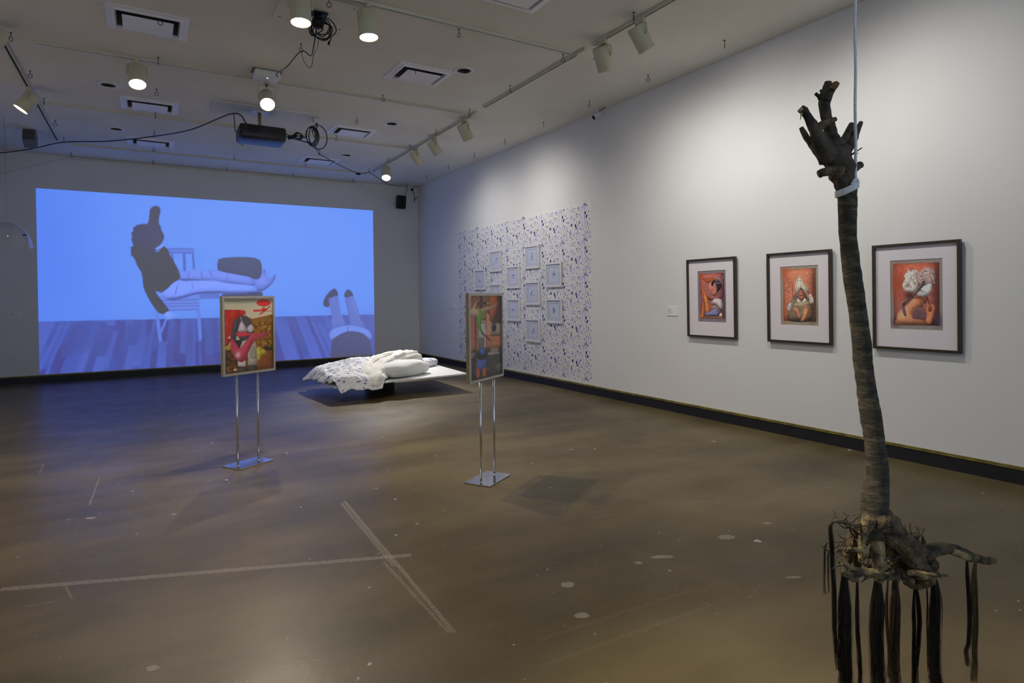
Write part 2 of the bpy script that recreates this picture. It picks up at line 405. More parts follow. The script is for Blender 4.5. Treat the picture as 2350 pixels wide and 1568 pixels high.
# ------------------------------------------------------------------ room shell
def struct(name, bm, m_, parent=None):
    o = obj(name, bm, m_, parent)
    if parent is None: o['kind'] = 'structure'
    return o
struct('floor', bbox(((XL + W) / 2, (YR + D) / 2, -0.05), (W - XL + 0.4, D - YR + 0.4, 0.1)), floor_m)
VENTS = [(-0.29, 6.73), (-0.26, 9.69), (-0.23, 12.0), (2.57, 6.73), (2.59, 9.66), (2.63, 12.03), (2.55, 4.38)]
DOWNS = [(-0.37, 9.31), (-0.365, 11.62), (3.346, 6.65), (3.36, 9.22), (3.335, 11.64), (-0.33, 6.62)]
def ceiling_slab():
    holes = [(x + 0.085, x + 0.615, y + 0.085, y + 0.515) for x, y in VENTS] + [(x - 0.075, x + 0.075, y - 0.075, y + 0.075) for x, y in DOWNS]
    X0, X1, Y0, Y1 = XL - 0.2, W + 0.2, YR - 0.2, D + 0.2
    xs = sorted({X0, X1, *[h[0] for h in holes], *[h[1] for h in holes]}); ys = sorted({Y0, Y1, *[h[2] for h in holes], *[h[3] for h in holes]})
    bm = bmesh.new(); vv = {}
    def v(x, y):
        if (x, y) not in vv: vv[(x, y)] = bm.verts.new((x, y, H))
        return vv[(x, y)]
    for a, b in zip(xs, xs[1:]):
        for c, d in zip(ys, ys[1:]):
            mx, my = (a + b) / 2, (c + d) / 2
            if any(h[0] < mx < h[1] and h[2] < my < h[3] for h in holes): continue
            bm.faces.new((v(a, c), v(a, d), v(b, d), v(b, c)))
    box(bm, ((X0 + X1) / 2, (Y0 + Y1) / 2, H + 0.45), (X1 - X0, Y1 - Y0, 0.1))
    for (cx, cy, sx, sy) in (((X0 + X1) / 2, Y0 + 0.01, X1 - X0, 0.02), ((X0 + X1) / 2, Y1 - 0.01, X1 - X0, 0.02), (X0 + 0.01, (Y0 + Y1) / 2, 0.02, Y1 - Y0), (X1 - 0.01, (Y0 + Y1) / 2, 0.02, Y1 - Y0)):
        box(bm, (cx, cy, H + 0.2), (sx, sy, 0.4))
    return bm
struct('ceiling', ceiling_slab(), ceil_m)
struct('wall_right', bbox((W + 0.1, (YR + D) / 2, H / 2), (0.2, D - YR + 0.4, H)), wall_m)
struct('wall_back', bbox(((XL + W) / 2, D + 0.1, H / 2), (W - XL, 0.2, H)), wall_m)
struct('wall_left', bbox((XL - 0.1, (YR + D) / 2, H / 2), (0.2, D - YR + 0.4, H)), wall_m)
def baseboard(name, axis):
    if axis == 'x':
        o = struct(name, bbox((W - 0.009, (YR + D) / 2, 0.058), (0.018, D - YR, 0.116)), black_m)
        for k, (z, dd) in enumerate(((0.121, 0.024), (0.134, 0.016))):
            obj('cap_strip', bbox((W - dd / 2, (YR + D) / 2, z), (dd, D - YR, 0.0105), 0.002), gold_m, o)
    else:
        o = struct(name, bbox(((XL + W) / 2, D - 0.009, 0.058), (W - XL, 0.018, 0.116)), black_m)
        for k, (z, dd) in enumerate(((0.121, 0.024), (0.134, 0.016))):
            obj('cap_strip', bbox(((XL + W) / 2, D - dd / 2, z), (W - XL, dd, 0.0105), 0.002), gold_m, o)
baseboard('baseboard_right', 'x'); baseboard('baseboard_back', 'y')
# picture-rail strip running under the ceiling along the back wall
struct('trim_1', bbox((1.5, D - 0.012, H - 0.03), (5.4, 0.02, 0.035), 0.003), rail_m)

# ------------------------------------------------------------------ picture rasteriser (flat prints, and the film's emitted colours)
class Canvas:
    def __init__(s, corners, w, h, bg):
        s.w, s.h = w, h
        s.a = np.empty((h, w, 3)); s.a[:] = bg
        A = []; B = []
        for (x, y), (u, v) in zip(corners, ((0, 0), (w, 0), (w, h), (0, h))):
            A.append([x, y, 1, 0, 0, 0, -u * x, -u * y]); B.append(u)
            A.append([0, 0, 0, x, y, 1, -v * x, -v * y]); B.append(v)
        q = np.linalg.solve(np.array(A, float), np.array(B, float))
        s.Hm = np.append(q, 1).reshape(3, 3)
        s.rng = np.random.default_rng(3); s.vol = 0.0; s.hatch = 0.0
    def map(s, pts):
        P = np.c_[np.array(pts, float), np.ones(len(pts))] @ s.Hm.T
        return P[:, :2] / P[:, 2:]
    def mask(s, pts, smooth=False):
        P = s.map(pts)
        if smooth and len(P) > 3:
            P = np.array([(v.x, v.y) for v in spline([(p[0], p[1], 0) for p in P], 5, True)])
        x0, y0 = np.floor(P.min(0)).astype(int) - 1; x1, y1 = np.ceil(P.max(0)).astype(int) + 1
        x0, y0 = max(x0, 0), max(y0, 0); x1, y1 = min(x1, s.w), min(y1, s.h)
        if x1 <= x0 or y1 <= y0: return None
        acc = np.zeros((y1 - y0, x1 - x0))
        for oy in (0.25, 0.75):
            for ox in (0.25, 0.75):
                X, Y = np.meshgrid(np.arange(x0, x1) + ox, np.arange(y0, y1) + oy)
                ins = np.zeros(X.shape, bool)
                for (ax, ay), (bx, by) in zip(P, np.roll(P, -1, 0)):
                    if ay == by: continue
                    c = ((ay > Y) != (by > Y)) & (X < (bx - ax) * (Y - ay) / (by - ay) + ax)
                    ins ^= c
                acc += ins
        return (x0, y0, x1, y1, acc / 4)
    def poly(s, pts, col, alpha=1.0, smooth=False, grad=None, tex=0.0):
        r = s.mask(pts, smooth)
        if r is None: return s
        x0, y0, x1, y1, m_ = r
        c = np.array(col, float)
        if grad is not None:
            t = np.linspace(0, 1, y1 - y0)[:, None, None]
            c = c * (1 - t) + np.array(grad, float) * t
            c = np.broadcast_to(c, (y1 - y0, x1 - x0, 3))
        if tex:
            c = c * (1 + tex * (s.noise(y1 - y0, x1 - x0, 7) - 0.5))[..., None]
        if s.vol and min(m_.shape) > 6:
            k = max(1, int(min(m_.shape) * 0.13)); e = m_.copy()
            for _ in range(3):
                q = np.pad(e, k); cs = np.cumsum(np.pad(q, ((1, 0), (0, 0))), 0); q = (cs[2 * k + 1:] - cs[:-2 * k - 1]) / (2 * k + 1)
                cs = np.cumsum(np.pad(q, ((0, 0), (1, 0))), 1); e = (cs[:, 2 * k + 1:] - cs[:, :-2 * k - 1]) / (2 * k + 1)
            gy, gx = np.gradient(e)
            sh = np.clip((e - 0.55) * 0.9 - (gx * 0.6 + gy) * -1.6 * k * 0.5, -0.6, 0.45)
            c = c * (1 + s.vol * sh)[..., None]
        if s.hatch:
            hn = s.noise(y1 - y0, x1 - x0, 2)
            c = c * (1 + s.hatch * (hn - 0.5))[..., None]
        m_ = (m_ * alpha)[..., None]
        s.a[y0:y1, x0:x1] = s.a[y0:y1, x0:x1] * (1 - m_) + c * m_
        return s
    def noise(s, h, w, cell):
        gy, gx = h // cell + 3, w // cell + 3
        g = s.rng.random((gy, gx))
        Y = np.linspace(0, gy - 2.001, h); X = np.linspace(0, gx - 2.001, w)
        yi, xi = Y.astype(int), X.astype(int); fy, fx = (Y - yi)[:, None], (X - xi)[None]
        a = g[yi][:, xi]; b = g[yi][:, xi + 1]; c = g[yi + 1][:, xi]; d = g[yi + 1][:, xi + 1]
        return (a * (1 - fx) + b * fx) * (1 - fy) + (c * (1 - fx) + d * fx) * fy
    def ell(s, cx, cy, rx, ry, col, alpha=1.0, rot=0, grad=None, tex=0):
        n = 24; cr, sr = math.cos(rot), math.sin(rot)
        pts = [(cx + rx * math.cos(t) * cr - ry * math.sin(t) * sr, cy + rx * math.cos(t) * sr + ry * math.sin(t) * cr) for t in [2 * math.pi * k / n for k in range(n)]]
        return s.poly(pts, col, alpha, grad=grad, tex=tex)
    def stroke(s, pts, w, col, alpha=1.0):
        for (ax, ay), (bx, by) in zip(pts, pts[1:]):
            l = math.hypot(bx - ax, by - ay) or 1; nx, ny = -(by - ay) / l * w / 2, (bx - ax) / l * w / 2
            s.poly([(ax + nx, ay + ny), (bx + nx, by + ny), (bx - nx, by - ny), (ax - nx, ay - ny)], col, alpha)
        return s
    def soft(s, cx, cy, rx, ry, col, alpha):
        P = s.map([(cx, cy), (cx + rx, cy), (cx, cy + ry)])
        X, Y = np.meshgrid(np.arange(s.w), np.arange(s.h))
        sx = max(1, np.hypot(*(P[1] - P[0]))); sy = max(1, np.hypot(*(P[2] - P[0])))
        m_ = np.exp(-(((X - P[0][0]) / sx) ** 2 + ((Y - P[0][1]) / sy) ** 2) * 1.5) * alpha
        s.a = s.a * (1 - m_[..., None]) + np.array(col, float) * m_[..., None]
        return s
    def grain(s, amt, cell):
        s.a = s.a * (1 + amt * (s.noise(s.h, s.w, cell) - 0.5))[..., None]
        return s
    def blur(s, k=1):
        for _ in range(k):
            p = np.pad(s.a, ((1, 1), (1, 1), (0, 0)), 'edge')
            s.a = (p[:-2, 1:-1] + p[2:, 1:-1] + p[1:-1, :-2] + p[1:-1, 2:] + 2 * s.a) / 6
        return s
def picture(name, img, w, h, material, parent, loc, gain=1.0, sub=None, cap=0.9):
    """flat sheet w x h facing local -Y, lower-left at loc, colours carried per vertex"""
    ny, nx = img.shape[:2]
    xs = np.linspace(0, w, nx); zs = np.linspace(h, 0, ny)
    X, Z = np.meshgrid(xs, zs)
    co = np.zeros((ny * nx, 3)); co[:, 0] = X.ravel(); co[:, 2] = Z.ravel()
    i = np.arange(ny * nx).reshape(ny, nx)
    fc = np.stack([i[1:, :-1], i[1:, 1:], i[:-1, 1:], i[:-1, :-1]], -1).reshape(-1, 4)
    me = bpy.data.meshes.new(name)
    me.vertices.add(len(co)); me.vertices.foreach_set('co', co.ravel())
    me.loops.add(fc.size); me.loops.foreach_set('vertex_index', fc.ravel())
    me.polygons.add(len(fc)); me.polygons.foreach_set('loop_start', np.arange(0, fc.size, 4)); me.polygons.foreach_set('loop_total', np.full(len(fc), 4))
    me.update(); me.validate()
    c = lin(np.clip(img.reshape(-1, 3), 0, 255)) * gain
    if sub is not None: c = np.clip(c - np.array(sub), 0, None)
    c = np.clip(c, 0, cap)
    at = me.color_attributes.new('print', 'FLOAT_COLOR', 'POINT')
    at.data.foreach_set('color', np.c_[c, np.ones(len(c))].astype(np.float32).ravel())
    me.materials.append(material)
    o = bpy.data.objects.new(name, me); COL.objects.link(o); o.parent = parent; o.location = loc
    return o

# ------------------------------------------------------------------ the projected film on the back wall
def projection():
    K = 2.611
    cr = lambda x, y: (x, y - 0)
    # corners in crop [0,300]-[900,900] units (x2.611)
    c4 = [((x) * K, (y - 300) * K) for x, y in ((80.5, 434.5), (856.5, 482.5), (859, 812.5), (93.5, 861.5))]
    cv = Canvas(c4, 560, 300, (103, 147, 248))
    cv.soft(250, 700, 500, 800, (88, 126, 241), 0.75)  # dimmer left side of the projector's light painted into the film colours
    cv.soft(1400, 650, 900, 500, (112, 152, 246), 0.55)  # projector's hot spot, likewise painted into the colours
    # boarded floor in the film
    cv.poly([(200, 1152), (2300, 1096), (2300, 1700), (200, 1700)], (87, 100, 178))
    VX, VY = 1131, -482
    rng = random.Random(5)
    x = -700
    while x < 3200:
        w = rng.uniform(34, 60)
        t0 = 1.0
        f = lambda xx, yy: (VX + (xx - VX) * (yy - VY) / (1450 - VY), yy)
        y = 1085 + rng.uniform(-160, 0)
        while y < 1560:
            y2 = y + rng.uniform(110, 260)
            top = 1151 - (f(x, 1150)[0] - 232) * 0.0262
            ya = max(y, top); yb = max(y2, top)
            if yb > ya:
                v = rng.uniform(-1, 1)
                c = (84 + 9 * v, 98 + 13 * v, 180 + 24 * v)
                cv.poly([f(x, ya), f(x + w, ya), f(x + w, yb), f(x, yb)], c)
            y = y2
        if rng.random() < 0.32:
            ya = 1151 - (f(x, 1150)[0] - 232) * 0.0262 + rng.uniform(0, 60)
            cv.poly([f(x, ya), f(x + 14, ya), f(x + 14, 1560), f(x, 1560)], (92, 112, 214), 0.8)
        x += w
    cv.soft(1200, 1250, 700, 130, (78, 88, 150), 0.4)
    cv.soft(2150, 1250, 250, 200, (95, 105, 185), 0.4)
    # from here coordinates of the crop [250,430]-[700,820] at 4.02
    S = lambda pts: [((250 + px / 4.02) * K, (430 + py / 4.02 - 300) * K) for px, py in pts]
    chair = (104, 130, 226); chd = (90, 108, 190)
    cv.poly(S([(545, 566), (782, 570), (783, 622), (550, 612)]), chd)
    cv.poly(S([(552, 574), (776, 578), (776, 612), (555, 604)]), chair)
    for a in ([(683, 615), (706, 615), (712, 780), (690, 780)], [(766, 612), (783, 618), (797, 756), (780, 762)], [(575, 605), (590, 605), (605, 700), (590, 690)]):
        cv.poly(S(a), chd)
    cv.poly(S([(835, 990), (1022, 972), (1022, 1030), (835, 1034)]), (98, 118, 205))
    cv.poly(S([(1040, 990), (1360, 955), (1420, 972), (1420, 1010), (1040, 1012)]), (77, 84, 122), smooth=False)
    cv.poly(S([(465, 1012), (835, 990), (840, 1135), (480, 1145)]), (108, 136, 232))
    for y in (1045, 1075, 1100, 1135): cv.stroke(S([(480, y + 6), (838, y - 6)]), 5, chd)
    cv.poly(S([(425, 1140), (462, 1140), (497, 1424), (466, 1424)]), chair)
    cv.poly(S([(812, 1120), (846, 1120), (862, 1412), (834, 1412)]), chair)
    cv.poly(S([(530, 1205), (548, 1212), (497, 1345), (483, 1322)]), chair)
    cv.poly(S([(845, 1060), (860, 1060), (860, 1190), (850, 1190)]), (112, 148, 246))
    cv.vol = 0.35; cv.hatch = 0.05
    # legs in jeans
    cv.poly(S([(650, 790), (700, 778), (860, 775), (1000, 770), (1100, 790), (1260, 810), (1340, 850), (1355, 905), (1290, 912), (1130, 892), (960, 868), (870, 872), (660, 862)]), (104, 126, 214), smooth=True)
    cv.poly(S([(690, 848), (870, 858), (1130, 880), (1300, 906), (1130, 894), (960, 869), (700, 866)]), (84, 94, 160), 0.9, smooth=True)
    cv.poly(S([(598, 882), (700, 870), (960, 862), (1100, 885), (1330, 910), (1395, 950), (1350, 968), (1150, 988), (1000, 978), (820, 988), (700, 1022), (620, 1042), (540, 1036), (478, 1005), (500, 970)]), (110, 136, 228), smooth=True)
    cv.poly(S([(540, 1036), (700, 1000), (860, 965), (1050, 960), (1350, 968), (1150, 990), (1000, 980), (820, 990), (700, 1024), (620, 1044)]), (86, 97, 165), 0.8, smooth=True)
    for a in ((850, 780, 865, 850), (930, 772, 960, 830), (740, 790, 735, 850), (1090, 800, 1100, 870), (770, 880, 775, 940), (640, 900, 615, 990)):
        cv.stroke(S([(a[0], a[1]), (a[2], a[3])]), 5, (88, 102, 176), 0.7)
    cv.poly(S([(1330, 850), (1400, 800), (1438, 758), (1458, 820), (1500, 842), (1528, 806), (1538, 830), (1505, 890), (1430, 950), (1380, 957)]), (104, 124, 212), smooth=True)
    for k in range(4): cv.stroke(S([(1425 + 24 * k, 870 + 6 * k), (1440 + 22 * k, 905 - 8 * k)]), 7, (118, 146, 238), 0.8)
    cv.stroke(S([(1380, 955), (1430, 945), (1500, 890)]), 5, (82, 92, 150), 0.8)
    cv.vol = 0.12
    # cushion
    cv.poly(S([(1002, 700), (1015, 668), (1060, 655), (1150, 648), (1250, 646), (1340, 652), (1392, 672), (1410, 720), (1413, 780), (1402, 820), (1385, 848), (1340, 850), (1290, 826), (1150, 802), (1050, 782), (1003, 766)]), (80, 88, 124))
    # dark figure with bushy hair
    dk = (74, 78, 104)
    cv.poly(S([(360, 345), (372, 290), (377, 230), (385, 205), (405, 188), (435, 180), (462, 188), (474, 215), (473, 245), (462, 290), (462, 345), (478, 370), (470, 420), (400, 440), (350, 420)]), dk, smooth=True)
    hair = [(360, 340), (335, 350), (310, 345), (285, 356), (262, 352), (245, 372), (222, 380), (228, 405), (214, 430), (222, 455), (208, 478), (222, 500), (216, 520), (234, 545), (225, 660), (300, 700), (430, 680), (500, 600), (440, 570), (470, 545), (498, 505), (505, 485), (514, 465), (500, 440), (498, 420), (480, 400), (470, 360), (420, 330)]
    cv.poly(S(hair), (78, 83, 112))
    for k in range(150):
        a = rng.uniform(0, 6.28); q_ = rng.uniform(0.55, 1.0); px, py = 358 + 148 * q_ * math.cos(a), 470 + 122 * q_ * math.sin(a)
        cv.ell(*S([(px, py)])[0], 9 * rng.uniform(.6, 1.4), 7 * rng.uniform(.6, 1.4), (76 + rng.uniform(-5, 7), 81 + rng.uniform(-5, 8), 110 + rng.uniform(-7, 20)), 0.85)
    cv.poly(S([(205, 558), (230, 548), (300, 600), (440, 600), (505, 545), (545, 582), (562, 622), (600, 690), (640, 760), (660, 820), (655, 852), (600, 882), (540, 942), (490, 977), (430, 960), (452, 1000), (500, 1060), (540, 1110), (562, 1140), (515, 1174), (470, 1167), (420, 1112), (370, 1032), (335, 962), (320, 912), (315, 850), (300, 782), (268, 740), (245, 682), (238, 648), (207, 642)]), (70, 75, 100))
    cv.poly(S([(425, 575), (470, 545), (503, 522), (512, 545), (470, 580)]), (116, 150, 240), smooth=True)
    cv.poly(S([(440, 580), (470, 585), (465, 602), (430, 600)]), (100, 120, 200), smooth=True)
    cv.poly(S([(515, 1172), (560, 1144), (590, 1165), (622, 1185), (600, 1205), (575, 1220), (540, 1222)]), (118, 150, 240), smooth=True)
    # second figure lying on the floor, legs up
    Z = lambda pts: pts
    jean = (98, 116, 196)
    cv.poly([(1938, 1045), (1945, 1000), (1985, 953), (2010, 948), (2024, 985), (1985, 1000), (1970, 1052)], (76, 83, 120), smooth=True)
    cv.poly([(2060, 985), (2078, 952), (2100, 958), (2114, 988), (2080, 1002)], (76, 83, 120), smooth=True)
    cv.poly([(1966, 1005), (2024, 985), (2045, 1100), (2066, 1168), (1990, 1195), (1984, 1100)], jean)
    cv.poly([(2064, 1003), (2113, 985), (2140, 1060), (2152, 1112), (2200, 1190), (2105, 1175), (2082, 1085)], jean)
    cv.stroke([(2020, 1000), (2040, 1095), (2062, 1160)], 9, (112, 136, 226), 0.7)
    cv.stroke([(2108, 1000), (2132, 1070), (2146, 1120)], 9, (112, 136, 226), 0.7)
    cv.poly([(1985, 1192), (2062, 1166), (2112, 1164), (2202, 1190), (2210, 1245), (1993, 1250)], (110, 136, 222), smooth=True)
    cv.stroke([(2080, 1170), (2082, 1215)], 5, (88, 100, 168))
    cv.poly([(1988, 1260), (2010, 1232), (2060, 1205), (2110, 1197), (2170, 1210), (2205, 1240), (2214, 1270), (2216, 1400), (2000, 1400)], (80, 86, 130), smooth=True)
    cv.blur(1)
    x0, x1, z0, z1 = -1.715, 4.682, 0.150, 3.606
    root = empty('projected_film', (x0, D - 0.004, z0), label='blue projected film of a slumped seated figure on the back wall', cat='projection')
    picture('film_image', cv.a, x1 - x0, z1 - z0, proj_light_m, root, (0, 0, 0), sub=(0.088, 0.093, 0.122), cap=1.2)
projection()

# ------------------------------------------------------------------ ceiling: rails
def rail(axis, c, a, b, label):
    L = b - a
    if axis == 'x': root = empty('track_rail', (a, c, H), (0, 0, 0), label, 'track rail', 'ceiling track rails')
    else: root = empty('track_rail', (c, a, H), (0, 0, math.pi / 2), label, 'track rail', 'ceiling track rails')
    bm = bmesh.new()
    for s in (-1, 1): box(bm, (L / 2, s * 0.0155, -0.014), (L, 0.007, 0.028))
    box(bm, (L / 2, 0, -0.003), (L, 0.037, 0.006))
    obj('channel', bm, rail_m, root)
    obj('slot', bbox((L / 2, 0, -0.011), (L - 0.02, 0.014, 0.014)), dark_m, root)
    obj('lining', bbox((L / 2, 0, -0.008), (L - 0.02, 0.023, 0.012)), rail_m, root)
    bm = bmesh.new(); box(bm, (0.03, 0, -0.016), (0.16, 0.042, 0.034), bevel=0.004)
    obj('feed_box', bm, rail_m, root)
    return root
rail('x', 5.55, -1.07, 4.14, 'cream track rail passing over the coiled cable mount')
rail('x', 8.11, -1.07, 4.17, 'cream track rail running past the white access point')
rail('x', 10.52, -1.06, 4.17, 'cream track rail just beyond the black projector')
rail('x', 13.05, -1.04, 4.15, 'cream track rail closest to the film wall')
rail('y', -1.245, 3.2, 12.85, 'long lone track rail on the side away from the pictures')
rail('y', 4.225, 8.05, 12.82, 'track rail with three spots above the wallpaper')
rail('y', 4.21, 5.42, 7.74, 'short empty track rail between two rails carrying spots')
rail('y', 4.22, 0.5, 5.26, 'track rail with spots above the three pastel pictures')

# ------------------------------------------------------------------ ceiling: vents and downlights
VENT = {}
duct_m = mat('galvanised_duct', (0.20, 0.20, 0.20), 0.6, nscale=12, namt=0.15)
baffle_m = mat('black_baffle', (0.03, 0.03, 0.03), 0.6, nscale=30, namt=0.15)
def vent(x0, y0, label, w=0.70, d=0.60):
    root = empty('ceiling_vent', (x0 + w / 2, y0 + d / 2, H), label=label, cat='vent', group='square white ceiling vents')
    if not VENT:
        bm = bmesh.new()
        def ringverts(hx, hy, z): return [bm.verts.new((sx * hx, sy * hy, z)) for sx, sy in ((-1, -1), (1, -1), (1, 1), (-1, 1))]
        rs = [ringverts(w / 2, d / 2, 0), ringverts(w / 2, d / 2, -0.010), ringverts(w / 2 - 0.05, d / 2 - 0.05, -0.014), ringverts(w / 2 - 0.055, d / 2 - 0.055, -0.026), ringverts(w / 2 - 0.075, d / 2 - 0.075, -0.028), ringverts(w / 2 - 0.086, d / 2 - 0.086, 0.0)]
        for a, b in zip(rs, rs[1:]):
            for k in range(4): bm.faces.new((a[k], a[(k + 1) % 4], b[(k + 1) % 4], b[k]))
        VENT['frame'] = obj('frame', bm, vent_m, root)
        bm = bmesh.new(); a_, b_ = w / 2 - 0.085, d / 2 - 0.085
        lo = [bm.verts.new((sx * a_, sy * b_, 0.0)) for sx, sy in ((-1, -1), (1, -1), (1, 1), (-1, 1))]; hi = [bm.verts.new((q.co.x, q.co.y, 0.30)) for q in lo]
        for k in range(4): bm.faces.new((lo[k], lo[(k + 1) % 4], hi[(k + 1) % 4], hi[k]))
        bm.faces.new(hi)
        VENT['duct'] = obj('duct', bm, duct_m, root)
        VENT['panel'] = obj('panel', bbox((0, 0, -0.040), (w - 0.27, d - 0.25, 0.010), 0.002), vent_m, root)
        VENT['hanger'] = obj('hanger', bbox((0, 0, 0.13), (0.03, 0.03, 0.34)), duct_m, root)
    else:
        for k, v in VENT.items():
            c = v.copy(); COL.objects.link(c); c.parent = root
    return root
vent(-0.29, 6.73, 'square ceiling vent at the rail end above the pair of lone downlights')
vent(-0.26, 9.69, 'square ceiling vent between the lone downlight pair')
vent(-0.23, 12.0, 'square ceiling vent above the slack black cable')
vent(2.57, 6.73, 'square ceiling vent beside the downlight between cable mount and short rail')
vent(2.59, 9.66, 'blue lit ceiling vent beside the coil of projector cable')
vent(2.63, 12.03, 'square ceiling vent crossed by the speaker cable')
vent(2.55, 4.38, 'square ceiling vent on the near side of the coiled cable mount')
DL = {}
def downlight(x, y, label):
    root = empty('recessed_downlight', (x, y, H), label=label, cat='downlight', group='recessed round downlights')
    if not DL:
        DL['r'] = obj('trim_ring', lathe(bmesh.new(), [(0.125, 0), (0.125, -0.006), (0.105, -0.012), (0.088, -0.008), (0.086, -0.001)], 32), white_m, root, True)
        DL['a'] = obj('baffle', lathe(bmesh.new(), [(0.086, -0.001), (0.074, 0.004), (0.072, 0.10), (0.070, 0.22)], 32, cap1=True), baffle_m, root, True)
        DL['l'] = obj('lamp', lathe(bmesh.new(), [(0.05, 0.215), (0.045, 0.17), (0.02, 0.155)], 20, cap1=True), off_m, root, True)
    else:
        for v in DL.values():
            c = v.copy(); COL.objects.link(c); c.parent = root
downlight(-0.37, 9.31, 'unlit round downlight next to the vent between two rails')
downlight(-0.365, 11.62, 'unlit round downlight above the slack black cable')
downlight(3.346, 6.65, 'unlit round downlight by the vent and short rail')
downlight(3.36, 9.22, 'unlit round downlight by the blue lit vent')
downlight(3.335, 11.64, 'unlit round downlight by the vent under the speaker cable')
downlight(-0.33, 6.62, 'unlit round downlight at the corner of a vent')

# ------------------------------------------------------------------ ceiling: spotlights
def spot(base, target, label, lit=True, power=120, angle=70, blend=0.9, col=(1.0, 0.86, 0.68), r=0.088, h=0.25, drop=0.19, beam='spot_beam'):
    base = Vector(base); target = Vector(target)
    root = empty('track_spotlight', base, label=label, cat='spotlight', group='cream track spotlights')
    piv = Vector((0, 0, -drop))
    d = (target - (base + piv)).normalized()
    q = d.to_track_quat('Z', 'Y').to_matrix().to_4x4()
    obj('adapter', bbox((0, 0, -0.045), (0.045, 0.12, 0.05), 0.006), cream_m, root)
    bm = bmesh.new(); tube(bm, [(0, 0, -0.06), (0, 0, -0.095)], 0.013, 8)
    obj('swivel', bm, wire_m, root)
    # yoke: bent bar on both flanks of the can
    side = d.cross(Vector((0, 0, 1)))
    side = side.normalized() if side.length > 1e-3 else Vector((1, 0, 0))
    bm = bmesh.new()
    top = Vector((0, 0, -0.085))
    pts = [piv + side * (r + .012) + Vector((0, 0, 0.0)), piv * 0.45 + top * 0.55 + side * (r + .012), top + side * (r - 0.01), top - side * (r - 0.01), piv * 0.45 + top * 0.55 - side * (r + .012), piv - side * (r + .012)]
    tube(bm, spline(pts, 5), 0.0065, 6)
    for s in (-1, 1): tube(bm, [piv + side * s * (r - 0.004), piv + side * s * (r + 0.02)], 0.014, 10)
    obj('yoke', bm, cream_m, root, True)
    Mx = Matrix.Translation(piv) @ q
    can = obj('can', lathe(bmesh.new(), [(r * 0.15, -h * .42), (r * 0.85, -h * .42), (r * .97, -h * .40), (r, -h * .36), (r, h * .58), (r * .985, h * .585), (r * .95, h * .58), (r * .94, h * .45), (r * .55, h * .20)], 32, Mx, cap0=True), cream_m, root, True)
    obj('lamp', lathe(bmesh.new(), [(r * .945, h * .50), (r * .93, h * .512), (r * .6, h * .535), (r * .2, h * .545)], 28, Mx, cap1=True), bulb_m if lit else off_m, can, True)
    if lit:
        ld = bpy.data.lights.new(beam, 'SPOT'); ld.energy = power * LAMP; ld.color = col
        ld.spot_size = math.radians(angle); ld.spot_blend = blend; ld.shadow_soft_size = 0.045
        lo = bpy.data.objects.new(beam, ld); COL.objects.link(lo); lo.parent = root
        lo.matrix_local = Matrix.Translation(piv + d * (h * .60)) @ (-d).to_track_quat('Z', 'Y').to_matrix().to_4x4()
    return root
WARM = (1.0, 0.86, 0.68); NEUT = (1.0, 0.96, 0.90)
spot((-0.05, 8.11, H), (0.15, 6.2, 0), 'lit spot hanging alone on the rail beside the lone vent', power=130, angle=90, blend=1)
spot((1.33, 8.11, H), (1.0, 4.2, 0.4), 'glaring spot hanging right below the white access point', power=230, angle=90, blend=1, drop=0.25)
spot((1.20, 5.55, H), (1.15, 5.15, 0), 'lit spot hanging beside the black plate with coiled cable', power=230, angle=150, blend=1)
spot((1.80, 5.55, H), (2.0, 5.2, 0), 'lit spot on the rail between cable mount and vent', power=230, angle=150, blend=1)
spot((4.22, 5.10, H), (5.85, 5.75, 1.2), 'spot with pale yoke closest to the rail gap', power=72, angle=140, blend=1, col=NEUT)
spot((4.22, 4.52, H), (5.85, 4.35, 1.7), 'spot next to the pale yoked spot, over the pastels', power=92, angle=140, blend=1, col=NEUT)
spot((4.22, 3.0, H), (5.85, 2.6, 1.5), 'spot over the pastel of the lace cap, beyond the pale yoked pair', power=98, angle=140, blend=1, col=NEUT, beam='pastel_spot_offscreen')
spot((4.225, 8.40, H), (5.85, 8.8, 1.5), 'spot over the wallpaper closest to the rail end', power=105, angle=140, blend=1, col=NEUT)
spot((4.225, 9.55, H), (5.85, 9.5, 1.5), 'middle spot of the three over the wallpaper', lit=False)
spot((4.225, 10.38, H), (5.85, 10.4, 1.4), 'spot over the wallpaper beside the dazzling spot', power=75, angle=140, blend=1, col=NEUT)
spot((4.225, 11.95, H), (3.3, 9.5, 0.3), 'dazzling spot aimed at the floating bed', power=1050, angle=46, blend=0.8, col=NEUT, drop=0.20)
spot((-1.245, 9.85, H), (-2.85, 9.7, 1.7), 'spot on the lone side rail turned away to the side wall', power=120, angle=110, blend=1)
spot((-1.245, 7.75, H), (-2.7, 7.0, 0.9), 'spot on the lone side rail cut by the picture edge', power=130, angle=110, blend=1, beam='side_rail_spot_offscreen')
spot((-1.245, 3.9, H), (2.03, 1.1, 0.3), 'spot at the end of the lone side rail aimed at the hanging tree', power=1050, angle=28, blend=1, beam='tree_spot_offscreen')

